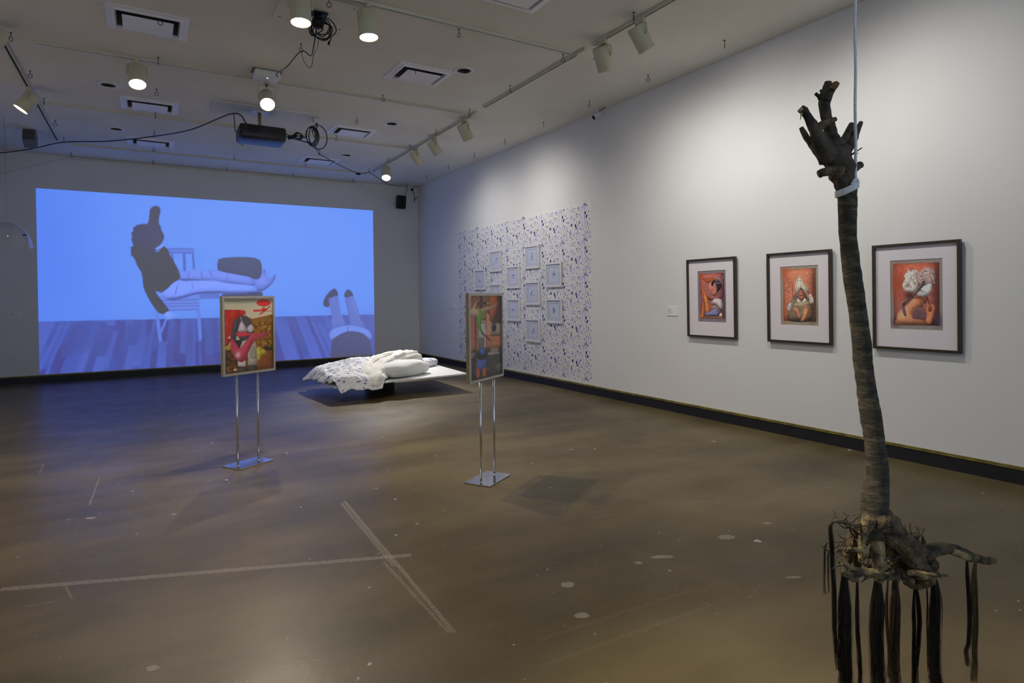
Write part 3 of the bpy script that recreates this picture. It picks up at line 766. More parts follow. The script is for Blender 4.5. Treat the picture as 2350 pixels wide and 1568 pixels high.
# ------------------------------------------------------------------ ceiling: eye hooks on a regular grid
HOOK = None
def hook(x, y):
    global HOOK
    root = empty('eye_hook', (x, y, H), (0, 0, random.uniform(0, 3.1)), 'small metal eye hook screwed into the ceiling', 'hook', 'eye hooks across the ceiling')
    if HOOK is None:
        bm = bmesh.new(); tube(bm, [(0, 0, 0), (0, 0, -0.045)], 0.0035, 6)
        tube(bm, [(0.022 * math.sin(t), 0, -0.064 - 0.022 * math.cos(t + math.pi)) for t in [0.2 + 6.0 * k / 14 for k in range(15)]], 0.0034, 6)
        s = obj('eye', bm, wire_m, root)
        b2 = obj('collar', lathe(bmesh.new(), [(0.012, 0), (0.012, -0.004), (0.004, -0.007)], 12, cap1=True), wire_m, root)
        HOOK = (s, b2)
    else:
        for v in HOOK:
            c = v.copy(); COL.objects.link(c); c.parent = root
HX = [-1.14, 0.16, 1.475, 2.79, 4.10, 5.40]; HY = [4.48, 5.65, 6.82, 7.98, 9.18, 10.33, 11.50, 12.65, 13.85]
def seen(x, y):
    v = Vector((x, y, H)) - CAM; z = v.dot(f2)
    px = 1175 + F_PX * v.dot(r3) / z; py = 784 + CY - F_PX * v.dot(u3) / z
    return -10 < px < 2360 and -30 < py < 1580
for ix, hx in enumerate(HX):
    for hy in HY:
        if seen(hx, hy) and not (ix == 2 and hy in (7.98, 9.18, 10.33)):
            hook(hx, hy)

# ------------------------------------------------------------------ ceiling: boards, projector, boxes, cables
def mount_board(x0, y0, w, d, label):
    root = empty('mounting_board', (x0 + w / 2, y0 + d / 2, H), label=label, cat='board')
    obj('panel', bbox((0, 0, -0.008), (w, d, 0.016), 0.002), vent_ceiling_m, root)
    for sx in (-1, 1):
        for sy in (-1, 1):
            obj('screw', lathe(bmesh.new(), [(0.009, -0.015), (0.009, -0.018), (0.003, -0.019)], 10, T((sx * (w / 2 - .06), sy * (d / 2 - .06), 0)), cap1=True), wire_m, root)
vent_ceiling_m = mat('painted_plywood', (0.72, 0.70, 0.64), 0.8, nscale=3, namt=0.06)
mount_board(0.84, 9.28, 1.30, 0.62, 'painted board on the ceiling holding the projector bracket')
mount_board(1.09, 5.66, 0.70, 0.62, 'painted board on the ceiling holding the black cable plate')

# projector
pr = empty('projector', (1.46, 9.42, H - 0.016), (0, 0, 0), 'black ceiling projector facing the film wall', 'projector')
pz = -0.37
bm = bbox((0, 0, pz), (0.62, 0.46, 0.20), 0.035); obj('body', bm, proj_m, pr, True)
lens = obj('lens_ring', lathe(bmesh.new(), [(0.055, 0), (0.06, 0.0), (0.06, 0.045), (0.045, 0.045), (0.04, 0.02)], 24, T((0.16, 0.215, pz)) @ Matrix.Rotation(-math.pi / 2, 4, 'X')), blackp_m, pr, True)
obj('ceiling_plate', bbox((0, 0.12, -0.006), (0.25, 0.14, 0.012), 0.003), white_m, pr)
bm = bmesh.new(); tube(bm, [(0, 0.12, 0), (0, 0.10, -0.16), (0, 0.06, pz + 0.09)], 0.024, 12); obj('pole', bm, brass_m, pr, True)
bm = bbox((0, 0.02, pz + 0.112), (0.26, 0.2, 0.03), 0.006); obj('bracket', bm, blackp_m, pr)
for k in range(5): obj('vent_slot', bbox((-0.2 + k * 0.03, -0.229, pz + 0.02), (0.012, 0.008, 0.09)), dark_m, pr)
# access point
ap = empty('access_point', (1.29, 7.86, H), label='white ceiling box with a blue indicator light', cat='access point')
obj('housing', bbox((0, 0, -0.05), (0.29, 0.22, 0.09), 0.02), white_m, ap, True)
obj('indicator', lathe(bmesh.new(), [(0.008, -0.093), (0.008, -0.098), (0.004, -0.1)], 12, T((0, -0.07, 0)), cap1=True), led_m, ap)
obj('base_plate', bbox((0, 0, -0.004), (0.33, 0.20, 0.008)), grey_m, ap)
# outlet box near the cable coil
ob = empty('outlet_box', (2.27, 9.52, H), label='small white outlet box feeding the projector cable', cat='outlet box')
obj('housing', bbox((0, 0, -0.035), (0.085, 0.085, 0.07), 0.006), white_m, ob); obj('cable_socket', bbox((0, 0, -0.075), (0.03, 0.03, 0.012)), blackp_m, ob)
# smoke detector
sd = empty('smoke_detector', (1.51, 11.93, H), label='small white smoke detector beyond the projector', cat='detector')
obj('base', lathe(bmesh.new(), [(0.06, 0), (0.06, -0.015), (0.045, -0.02)], 24, cap1=True), white_m, sd, True)
obj('sensor_head', lathe(bmesh.new(), [(0.042, -0.02), (0.036, -0.04), (0.015, -0.046)], 24, cap1=True), white_m, sd, True)
# grey box speaker on the far side
grille_m = mat('grey_grille', (0.09, 0.09, 0.085), 0.7, nscale=120, namt=0.4)
gb = empty('box_speaker', (-1.55, 12.35, H), (0, 0, 0), 'grey boxy ceiling speaker beside the lone side rail', 'speaker')
obj('cabinet', bbox((0, 0, -0.14), (0.17, 0.24, 0.20), 0.008, Matrix.Rotation(-0.35, 3, 'X')), grey_m, gb)
obj('grille', bbox((0, -0.115, -0.098), (0.15, 0.012, 0.17), 0.003, Matrix.Rotation(-0.35, 3, 'X')), grille_m, gb)
obj('bracket', bbox((0, 0.02, -0.03), (0.05, 0.05, 0.09)), grey_m, gb)
# black mount plate with coil
cm = empty('cable_mount', (1.45, 5.97, H - 0.016), label='black ceiling plate with a coil of cable hanging', cat='cable mount')
obj('plate', bbox((0, 0, -0.012), (0.17, 0.13, 0.012), 0.003), blackp_m, cm)
obj('stem', tube(bmesh.new(), [(0, 0, 0), (0, 0, -0.09)], 0.035, 12), blackp_m, cm, True)
obj('neck', lathe(bmesh.new(), [(0.05, -0.06), (0.06, -0.10), (0.04, -0.14)], 16, cap0=True, cap1=True), blackp_m, cm, True)
rng = random.Random(11)
for k in range(6):
    R0 = rng.uniform(0.075, 0.115); cx = rng.uniform(-0.02, 0.06); tz = rng.uniform(-0.02, 0.02); yw = rng.uniform(-0.5, 0.4) - 0.45
    pts = [(cx + R0 * math.cos(t) * math.cos(yw), R0 * math.cos(t) * math.sin(yw), -0.145 + tz + R0 * 0.85 * math.sin(t) + 0.01 * math.sin(3 * t + k)) for t in [2 * math.pi * j / 28 for j in range(28)]]
    bm = bmesh.new(); tube(bm, pts + [pts[0]], 0.0055, 6); obj('cable_loop', bm, cable_m, cm, True)
bm = bmesh.new(); tube(bm, spline([(0.09, 0, -0.16), (0.12, -0.01, -0.22), (0.10, -0.01, -0.26)], 5), 0.005, 6); tube(bm, [(0.10, -0.01, -0.255), (0.098, -0.01, -0.285)], 0.011, 8)
obj('plug', bm, blackp_m, cm, True)
# hanging cables
def cable(pts, rad, label, name='cable', k=6, mm=cable_m):
    bm = bmesh.new(); tube(bm, spline(pts, k), rad, 6)
    o = obj(name, bm, mm, None, True); return tag(o, label, 'cable')
hz = H - 0.075
P = lambda x, y, z=hz: ce(x, y, z)
cable([ba(-40, 348, 13.2), P(0, 351, 4.1), P(75, 341, 4.12), (-1.14, 12.65, hz), P(250, 324, 4.10), (0.165, 11.5, hz), P(440, 297, 4.07), (1.14, 9.72, H - 0.03), (1.30, 9.60, 4.05), (1.36, 9.50, 3.99)], 0.009, 'black cable slung from hook to hook towards the projector')
cable([(1.14, 9.74, H - 0.03), (1.15, 9.70, 4.0), (1.14, 9.60, 3.93), (1.18, 9.5, 3.93), (1.20, 9.42, 3.92)], 0.006, 'short cable drooping at the side of the projector')
# coil of cable between projector and outlet box
cc = empty('cable_coil', (2.16, 9.42, 3.98), label='coil of black cable hanging between projector and outlet box', cat='cable coil')
for k in range(5):
    R0 = 0.115 + 0.012 * k * (1 if k < 4 else 1.4); ox = 0.012 * k + (0.07 if k == 4 else 0)
    a0 = 0.65
    pts = [(ox + (R0 * 0.62 if k < 4 else R0 * .75) * math.cos(t), 0.012 * k, -0.02 + R0 * math.sin(t)) for t in [2 * math.pi * j / 28 for j in range(28)]]
    bm = bmesh.new(); tube(bm, pts + [pts[0]], 0.0075, 6); obj('cable_loop', bm, cable_m, cc, True)
bm = bmesh.new(); tube(bm, spline([(0.11, 0.10, 0.20), (0.11, 0.08, 0.13), (0.06, 0.04, 0.08), (0.02, 0.01, 0.05)], 5), 0.009, 6); obj('feed_cable', bm, cable_m, cc, True)
bm = bmesh.new(); tube(bm, spline([(-0.42, 0, -0.02), (-0.30, -0.02, -0.07), (-0.20, 0, -0.05), (-0.06, 0, -0.06)], 5), 0.009, 6); obj('tail_cable', bm, cable_m, cc, True)
bm = bmesh.new(); tube(bm, spline([(-0.41, 0, -0.07), (-0.30, -0.02, -0.10), (-0.18, 0, -0.11), (0.0, 0, -0.14)], 5), 0.008, 6); obj('tail_cable', bm, cable_m, cc, True)
bm = bmesh.new()
for k in range(3):
    pts = [(-0.19 + 0.015 * k + 0.05 * math.cos(t), 0.02 * k, -0.045 + 0.045 * math.sin(t)) for t in [2 * math.pi * j / 16 for j in range(17)]]
    tube(bm, pts, 0.008, 6)
obj('tied_bundle', bm, cable_m, cc, True)
obj('adaptor_block', bbox((-0.27, 0, -0.075), (0.13, 0.05, 0.05), 0.01, Matrix.Rotation(-0.4, 3, 'Y')), blackp_m, cc)
bm = bmesh.new(); tube(bm, spline([(0.02, 0.01, 0.05), (0.07, 0.03, -0.05), (0.10, 0.2, -0.10)], 5), 0.006, 6); obj('lead_cable', bm, cable_m, cc, True)
cable([(2.26, 9.62, 3.88), P(722, 330, 4.0), P(727, 345, 4.05), P(735, 356, 4.12), (2.79, 11.50, hz), P(775, 377, 4.12), P(822, 398, 4.10), (4.10, 12.65, hz)], 0.007, 'black cable swagged from the coil to the hook rail')
bm = bbox(P(822, 399, 4.09), (0.09, 0.05, 0.045), 0.012); tag(obj('cable_connector', bm, blackp_m), 'black inline connector on the swagged speaker cable', 'connector')
cable([(4.10, 12.65, hz), (4.75, 13.2, 4.06), (5.40, 13.85, hz), (5.41, 13.95, 4.0), (5.40, 14.02, 3.75)], 0.006, 'black cable dropping down to the wall speaker')
cable([(1.44, 5.97, 4.12), (1.46, 6.2, 3.99), (1.50, 6.5, 4.02), (1.475, 6.82, hz), (1.40, 7.2, 4.12), (1.36, 7.6, 4.16), (1.42, 7.80, 4.19)], 0.006, 'thin black cable from the coil mount to the access point')
cable([(1.475, 6.82, hz), (1.50, 6.80, 4.06), (1.55, 6.72, 3.98), (1.57, 6.66, 4.10), (1.55, 6.4, 4.10), (1.49, 6.1, 4.12)], 0.003, 'thin wire loop dangling from the hook by the coil')

# speakers and wires on the back wall
def wall_speaker(c, label):
    root = empty('wall_speaker', (c[0], D, c[2]), label=label, cat='speaker', group='black wall speakers')
    obj('bracket', bbox((0, -0.04, 0), (0.05, 0.08, 0.06)), blackp_m, root)
    R_ = Matrix.Rotation(0.18, 3, 'X')
    obj('cabinet', bbox((0, -0.17, 0), (0.20, 0.20, 0.32), 0.03, R_), blackp_m, root, True)
    obj('grille', bbox((0, -0.268, -0.018), (0.17, 0.012, 0.28), 0.005, R_), dark_m, root)
wall_speaker((5.33, 0, 3.83), 'black speaker on the back wall near the room corner')
wall_speaker((-2.42, 0, 3.83), 'black speaker on the back wall cut by the picture edge')
def wire(a, b, label):
    bm = bmesh.new(); tube(bm, [a, b], 0.0022, 5)
    return tag(obj('guy_wire', bm, wire_thin_m), label, 'wire')
wire_thin_m = mat('thin_wire', (0.22, 0.22, 0.25), 0.4, metal=0.7, nscale=30, namt=0.1)
wire((4.10, 13.85, hz), (5.24, 13.98, 3.70), 'thin wire from a hook down to the corner speaker')
wire((-1.14, 13.85, hz), (-2.34, 13.98, 3.72), 'thin wire from a hook down to the cut off speaker')

# security cameras
def seccam(c, rz, tilt, label, wallside):
    root = empty('security_camera', c, (0, 0, rz), label, 'camera', 'small security cameras')
    obj('base', lathe(bmesh.new(), [(0.028, 0), (0.028, -0.012), (0.012, -0.016)], 16, cap1=True), white_m, root, True)
    obj('arm', tube(bmesh.new(), [(0, 0, -0.01), (0, 0, -0.075)], 0.009, 8), white_m, root, True)
    M_ = T((0, 0, -0.09)) @ Matrix.Rotation(tilt, 4, 'X') @ Matrix.Rotation(math.pi / 2, 4, 'X')
    bd = obj('body', lathe(bmesh.new(), [(0.02, -0.06), (0.028, -0.055), (0.03, 0.06)], 18, M_, cap0=True, cap1=True), white_m, root, True)
    obj('lens', lathe(bmesh.new(), [(0.031, 0.055), (0.031, 0.075), (0.022, 0.078)], 18, M_, cap1=True), blackp_m, bd, True)
    bm = bmesh.new(); tube(bm, spline([(0, 0.02, -0.02), (0.03, 0.06, -0.03), (0.10, 0.08, -0.01), (0.12, 0.10, -0.02)], 5), 0.005, 6); obj('cable', bm, cable_m, root, True)
seccam((W - 0.10, 7.05, H), -2.1, 0.55, 'small white security camera high on the picture wall', 1)
seccam((5.62, 14.0, H), -0.7, 0.4, 'small security camera in the far ceiling corner', 1)
bm = bmesh.new(); tube(bm, spline([(5.66, 14.15, 4.2), (5.70, 14.13, 4.05), (5.71, 14.14, 3.9), (5.70, 14.15, 3.86)], 5), 0.008, 6); tube(bm, [(5.71, 14.14, 3.92), (5.77, 14.1, 4.0)], 0.008, 6)
tag(obj('loose_cable', bm, cable_m, None, True), 'short black cable ends dangling in the far corner', 'cable')

# clear sound dome hanging at the side
dc = dep(16, 569, 9.0); RD = 0.30; RH = 0.37
dm = empty('sound_dome', (dc.x, dc.y, dc.z), label='clear acrylic dome hanging beside the film', cat='dome')
prof = [(RD * math.cos(t), RH * math.sin(t)) for t in [math.pi / 2 * k / 14 for k in range(14)]]
obj('shell', lathe(bmesh.new(), [(RD + 0.006, -0.004)] + prof + [(0.02, RH)], 48, cap1=True), acrylic_m, dm, True)
bm = bmesh.new(); tube(bm, [(0, 0, RH - 0.002), (0, 0, H - dc.z)], 0.002, 5); obj('suspension_wire', bm, wire_thin_m, dm)
for a in (-0.55,):
    rr = RD * 0.86
    bm = bbox((rr * math.cos(a) * 1.02, rr * math.sin(a) * 1.02, RH * 0.5), (0.05, 0.018, 0.016), 0.002, Matrix.Rotation(a, 3, 'Z')); obj('clip', bm, blackp_m, dm)

# ------------------------------------------------------------------ wall labels
def wlabel(loc, rz, w, h, label, lines=5):
    root = empty('wall_label', loc, (0, 0, rz), label, 'wall label', 'white wall labels')
    obj('card', bbox((0, -0.004, 0), (w, 0.008, h)), paper_m, root)
    for k in range(lines):
        lw = w * (0.2, 0.34, 0.28, 0.52, 0.3)[k]
        obj('text_line', bbox((-w * 0.40 + lw / 2, -0.0084, h * (0.30 - 0.135 * k)), (lw, 0.0008, h * 0.035)), ink_m, root)
wlabel((W, 5.68, 1.298), -math.pi / 2, 0.185, 0.115, 'white text label beside the pastel of the head in profile')
wlabel((W, 12.24, 1.31), -math.pi / 2, 0.21, 0.105, 'white text label between the corner and the wallpaper')
wlabel((-2.05, D, 1.275), 0, 0.205, 0.112, 'white text label between the dome and the film')

# ------------------------------------------------------------------ wallpaper with printed motifs
wp = empty('wallpaper', (W - 0.001, 7.335, 0.141), (0, 0, 0), 'white wallpaper sheet printed with small blue household motifs', 'wallpaper')
WL, WH = 4.64, 2.82
obj('paper_sheet', bbox((-0.0010, WL / 2, WH / 2), (0.002, WL, WH)), wpaper_m, wp)
def motifs():
    rng = random.Random(21)
    V = []; Fc = []; C = []
    def add(pts, col):
        i = len(V)
        for (y, z) in pts: V.append((-0.0026, y, z)); C.append(col)
        Fc.append(tuple(range(i, i + len(pts))))
    tw, th = 0.595, 0.54
    shapes = []
    pal = [((58, 58, 125), 0.10), ((120, 120, 190), 0.20), ((165, 165, 215), 0.28), ((192, 192, 222), 0.26), ((165, 163, 175), 0.16)]
    def col():
        r = rng.random(); a = 0
        for c, p in pal:
            a += p
            if r < a: return c
        return pal[0][0]
    spots_ = []
    tries = 0
    while len(spots_) < 105 and tries < 9000:
        tries += 1
        x, z = rng.uniform(0, tw), rng.uniform(0, th)
        if all((min(abs(x - a), tw - abs(x - a)) / 1.25) ** 2 + (min(abs(z - b), th - abs(z - b))) ** 2 > 0.036 ** 2 for a, b in spots_): spots_.append((x, z))
    for n, (x, z) in enumerate(spots_):
        k = rng.randrange(7); c = col(); s = rng.uniform(0.65, 1.05)
        if n < 4: k = 0; c = (40, 40, 120); s = 1.1
        if k == 0: shapes.append((x, z, [[(-.016 * s, -.020 * s), (.016 * s, -.020 * s), (.016 * s, .020 * s), (-.016 * s, .020 * s)]], c))
        elif k == 1: shapes.append((x, z, [[(-.010 * s, -.035 * s), (.010 * s, -.035 * s), (.010 * s, .025 * s), (-.010 * s, .025 * s)], [(-.006 * s, .028 * s), (.006 * s, .028 * s), (.006 * s, .040 * s), (-.006 * s, .040 * s)]], c))
        elif k == 2: shapes.append((x, z, [[(-.026 * s, -.018 * s), (-.010 * s, -.018 * s), (-.010 * s, .018 * s), (-.026 * s, .018 * s)], [(0, -.016 * s), (.022 * s, -.016 * s), (.022 * s, .016 * s), (0, .016 * s)]], c))
        elif k == 3: shapes.append((x, z, [[(-.007 * s, -.030 * s), (.007 * s, -.030 * s), (.007 * s, .030 * s), (-.007 * s, .030 * s)]], c))
        elif k == 4: shapes.append((x, z, [[(-.024 * s, -.012 * s), (.012 * s, -.022 * s), (.026 * s, .004 * s), (-.006 * s, .018 * s)]], c))
        elif k == 5: shapes.append((x, z, [[(.019 * s * math.cos(t), .016 * s * math.sin(t)) for t in [math.pi * j / 3 for j in range(6)]], [(-.03 * s, .018 * s), (-.005 * s, .024 * s), (-.005 * s, .030 * s), (-.03 * s, .026 * s)]], c))
        else: shapes.append((x, z, [[(-.020 * s, -.022 * s), (-.010 * s, -.022 * s), (.020 * s, .022 * s), (.010 * s, .022 * s)], [(.012 * s, -.020 * s), (.022 * s, -.020 * s), (.022 * s, -.006 * s), (.012 * s, -.006 * s)]], c))
    for i in range(-1, 9):
        for j in range(-1, 7):
            for x, z, parts, c in shapes:
                X, Z = 0.02 + i * tw + x, WH - 0.06 - (j + 1) * th + z
                top = WH - 0.03 - 0.02 * ((i * 7) % 3)
                if X < 0.025 or X > WL - 0.025 or Z < 0.05 or Z > top: continue
                cl = tuple(lin(c)) + (1,)
                for p in parts:
                    add([(X - a, Z + b) for a, b in p], cl)
    me = bpy.data.meshes.new('printed_motifs'); me.from_pydata(V, [], Fc)
    at = me.color_attributes.new('print', 'FLOAT_COLOR', 'POINT'); at.data.foreach_set('color', np.array(C, np.float32).ravel())
    me.materials.append(motif_m)
    o = bpy.data.objects.new('printed_motifs', me); COL.objects.link(o); o.parent = wp; o['kind'] = 'stuff'
motifs()

# ------------------------------------------------------------------ frames
def frame_bars(w, h, bar, depth, prof_in=0.006):
    """four mitred bars; face towards -Y; origin centre; back at y=0"""
    out = []
    o = [(-w / 2, -h / 2), (w / 2, -h / 2), (w / 2, h / 2), (-w / 2, h / 2)]
    i_ = [(-w / 2 + bar, -h / 2 + bar), (w / 2 - bar, -h / 2 + bar), (w / 2 - bar, h / 2 - bar), (-w / 2 + bar, h / 2 - bar)]
    for k in range(4):
        a, b = o[k], o[(k + 1) % 4]; c, d = i_[(k + 1) % 4], i_[k]
        v = [(p[0], y, p[1]) for y in (0, -depth) for p in (a, b, c, d)]
        f = [(0, 1, 2, 3), (7, 6, 5, 4), (0, 4, 5, 1), (1, 5, 6, 2), (2, 6, 7, 3), (3, 7, 4, 0)]
        out.append((v, f))
    return out
def mat_window(w, h, x0, x1, z0, z1, th=0.003):
    bm = bmesh.new()
    for (a, b, c, d) in ((-w / 2, x0, -h / 2, h / 2), (x1, w / 2, -h / 2, h / 2), (x0, x1, -h / 2, z0), (x0, x1, z1, h / 2)):
        box(bm, ((a + b) / 2, 0, (c + d) / 2), (b - a, th, d - c))
    return bm
def fix(o):
    bm = bmesh.new(); bm.from_mesh(o.data); bmesh.ops.recalc_face_normals(bm, faces=bm.faces); bm.to_mesh(o.data); bm.free()

def pastel(name, yc, zc, w, h, win, cv, label, gain):
    tilt = 0.014; depth = 0.036
    root = empty(name, (W - 0.004, yc, zc - h / 2), (tilt, 0, -math.pi / 2), label, 'framed picture', 'framed pastel pictures')
    for v, f in frame_bars(w, h, 0.024, depth):
        v = [(x, y, z + h / 2) for x, y, z in v]
        o = obj('frame_bar', (v, f), walnut_m, root); fix(o)
    obj('backing', bbox((0, -0.006, h / 2), (w - 0.03, 0.006, h - 0.03)), matboard_m, root)
    x0, x1 = -w / 2 + win[0] * w, -w / 2 + win[1] * w
    z0, z1 = -h / 2 + (1 - win[3]) * h, -h / 2 + (1 - win[2]) * h
    mw = obj('mat', mat_window(w - 0.044, h - 0.044, x0, x1, z0, z1), matboard_m, root, loc=(0, -0.014, h / 2))
    picture('drawing', cv.a, x1 - x0 + 0.006, z1 - z0 + 0.006, print_m, root, (x0 - 0.003, -0.0115, z0 + h / 2 - 0.003), gain)
    return root
rng = random.Random(2)
# --- pastel 1: head in profile held by raised hands (crop at 6.03)
def pastel1():
    cv = Canvas([(295, 320), (682, 299), (693, 1030), (305, 1015)], 150, 240, (140, 132, 142)); cv.vol = 1.0; cv.hatch = 0.35
    cv.grain(0.08, 4)
    cv.poly([(322, 358), (652, 343), (666, 978), (336, 966)], (150, 86, 74), grad=(120, 78, 82), tex=0.12)
    cv.soft(345, 390, 40, 60, (186, 92, 52), 0.8); cv.soft(350, 610, 40, 60, (170, 92, 60), 0.6)
    cv.soft(640, 760, 60, 200, (98, 84, 112), 0.8); cv.soft(400, 760, 60, 120, (112, 84, 100), 0.5)
    cv.poly([(370, 430), (385, 410), (430, 425), (480, 408), (540, 420), (560, 450), (480, 490), (420, 480), (390, 460)], (140, 72, 48), smooth=True)
    for k in range(14): cv.ell(400 + 14 * k * .8, 445 + 18 * math.sin(k), 14, 9, (160 - 6 * (k % 4), 84, 50), 0.7, rot=k)
    cv.poly([(600, 540), (640, 560), (645, 620), (620, 670), (560, 690), (480, 700), (440, 670), (410, 640), (420, 690), (480, 725), (580, 715), (640, 680), (655, 600)], (128, 72, 60), smooth=True)
    cv.poly([(445, 500), (470, 480), (520, 470), (560, 520), (560, 620), (530, 660), (490, 650), (460, 620), (455, 590), (443, 560)], (172, 110, 98), smooth=True)
    cv.soft(490, 580, 30, 35, (196, 108, 100), 0.7)
    cv.poly([(480, 500), (510, 450), (560, 440), (610, 470), (615, 540), (580, 600), (565, 610), (560, 540), (530, 480), (500, 530)], (48, 42, 48), smooth=True)
    cv.ell(533, 525, 14, 26, (176, 118, 102)); cv.ell(533, 528, 6, 14, (120, 66, 56))
    for k in range(40):
        cv.ell(585 + rng.uniform(-50, 55), 430 + rng.uniform(-35, 60), 7, 5, rng.choice([(190, 190, 205), (90, 100, 130), (170, 110, 70), (200, 190, 180)]), 0.8, rot=rng.uniform(0, 3))
    cv.poly([(355, 560), (372, 530), (385, 560), (395, 575), (405, 620), (402, 660), (375, 640), (362, 600)], (168, 100, 76), smooth=True)
    for k in range(4): cv.stroke([(362 + 10 * k, 530 - 6 * (k % 2)), (370 + 9 * k, 600)], 7, (178, 108, 82))
    cv.poly([(378, 640), (410, 640), (432, 690), (452, 800), (458, 880), (412, 885), (400, 780), (385, 700)], (192, 112, 62), smooth=True, grad=(184, 104, 50))
    cv.poly([(378, 720), (392, 740), (395, 800), (380, 960), (334, 964), (345, 880), (365, 780)], (160, 88, 44), smooth=True)
    cv.poly([(470, 770), (510, 710), (545, 695), (610, 705), (635, 760), (638, 830), (615, 855), (570, 800), (520, 765)], (178, 164, 164), smooth=True)
    cv.poly([(470, 830), (500, 795), (550, 790), (600, 830), (615, 860), (560, 850), (500, 840)], (128, 104, 92), smooth=True)
    cv.stroke([(478, 790), (520, 775), (560, 790), (620, 860)], 8, (90, 68, 60)); cv.stroke([(480, 810), (540, 800), (600, 850)], 6, (196, 178, 168))
    cv.poly([(390, 910), (430, 885), (480, 870), (520, 830), (570, 850), (590, 900), (560, 930), (470, 935), (400, 930)], (108, 108, 146), smooth=True)
    for k in range(12): cv.stroke([(400 + 15 * k, 920 - 3 * (k % 3)), (415 + 15 * k, 880 - 8 * (k % 4))], 5, (148, 150, 180), 0.6)
    cv.poly([(590, 920), (620, 890), (635, 930), (600, 945)], (190, 170, 150), smooth=True)
    cv.poly([(380, 935), (640, 940), (668, 978), (380, 968)], (112, 80, 56))
    return cv
# --- pastel 2: tent-like head dress with hands
def pastel2():
    cv = Canvas([(1438, 257), (1960, 231), (1972, 1077), (1450, 1055)], 160, 230, (165, 157, 138)); cv.vol = 1.0; cv.hatch = 0.35
    cv.grain(0.10, 4)
    cv.poly([(1478, 298), (1922, 277), (1930, 1020), (1490, 1000)], (176, 108, 82), grad=(150, 92, 76), tex=0.1)
    cv.soft(1500, 340, 70, 120, (204, 106, 66), 0.8); cv.soft(1510, 900, 50, 160, (196, 106, 72), 0.7); cv.soft(1880, 900, 80, 160, (110, 86, 74), 0.8)
    for k in range(26): cv.ell(1560 + rng.uniform(-50, 60), 500 + rng.uniform(-90, 160), 14, 8, rng.choice([(190, 104, 60), (140, 120, 90), (196, 130, 70), (120, 84, 70)]), 0.6, rot=rng.uniform(0, 3))
    cv.stroke([(1505, 375), (1540, 440), (1580, 520)], 9, (150, 110, 110), 0.8); cv.stroke([(1600, 460), (1612, 640), (1612, 900)], 14, (150, 92, 104), 0.9)
    cv.poly([(1540, 780), (1600, 720), (1640, 640), (1700, 700), (1820, 690), (1880, 760), (1890, 900), (1830, 1012), (1560, 1002), (1550, 900)], (112, 98, 80), smooth=True, tex=0.2)
    cv.poly([(1650, 640), (1640, 560), (1660, 450), (1690, 400), (1702, 380), (1718, 400), (1745, 450), (1800, 530), (1840, 600), (1835, 630), (1790, 610), (1740, 570), (1722, 545), (1690, 590), (1665, 640)], (206, 192, 170), smooth=True)
    cv.poly([(1722, 545), (1760, 600), (1800, 660), (1800, 720), (1740, 740), (1670, 730), (1665, 670), (1690, 610)], (88, 78, 74), smooth=True)
    cv.poly([(1722, 575), (1752, 620), (1762, 690), (1730, 740), (1696, 690), (1694, 630)], (150, 96, 78), smooth=True)
    cv.stroke([(1705, 655), (1750, 655)], 10, (90, 60, 50)); cv.ell(1728, 700, 16, 9, (120, 60, 52))
    cv.poly([(1680, 690), (1730, 742), (1775, 690), (1800, 730), (1740, 760), (1670, 745)], (196, 184, 164), smooth=True)
    for a in ([(1690, 400), (1665, 500), (1650, 600)], [(1718, 420), (1722, 540)], [(1745, 460), (1790, 560), (1835, 625)], [(1668, 450), (1740, 452)]): cv.stroke(a, 6, (140, 124, 102), 0.8)
    cv.poly([(1640, 765), (1740, 760), (1830, 740), (1826, 775), (1740, 806), (1650, 800)], (160, 144, 116), smooth=True); cv.stroke([(1650, 785), (1740, 785), (1826, 760)], 5, (110, 96, 76))
    cv.poly([(1830, 650), (1862, 640), (1900, 740), (1850, 770), (1838, 700)], (196, 184, 164), smooth=True); cv.stroke([(1850, 660), (1868, 760)], 6, (120, 104, 88))
    cv.poly([(1540, 800), (1580, 750), (1600, 790), (1580, 860), (1548, 860)], (176, 168, 160), smooth=True)
    for k in range(4): cv.stroke([(1545, 800 + 16 * k), (1590, 780 + 18 * k)], 5, (110, 104, 100))
    sk = (206, 128, 96)
    cv.poly([(1610, 850), (1640, 815), (1680, 820), (1695, 870), (1720, 940), (1715, 985), (1690, 950), (1660, 880), (1630, 865)], sk, smooth=True)
    cv.poly([(1755, 870), (1770, 800), (1800, 790), (1822, 820), (1830, 830), (1820, 900), (1790, 960), (1760, 1006), (1715, 1006), (1750, 940)], sk, smooth=True)
    for k in range(4): cv.stroke([(1612 + 12 * k, 850 - 8 * k), (1630 + 14 * k, 830 - 3 * k)], 7, (186, 110, 84)); cv.stroke([(1760 + 14 * k, 860 - 10 * k), (1770 + 13 * k, 800)], 6, (186, 110, 84))
    for k in range(14): cv.ell(1850 + rng.uniform(-20, 25), 850 + rng.uniform(-60, 90), 10, 7, rng.choice([(176, 112, 70), (150, 120, 80)]), 0.6)
    return cv
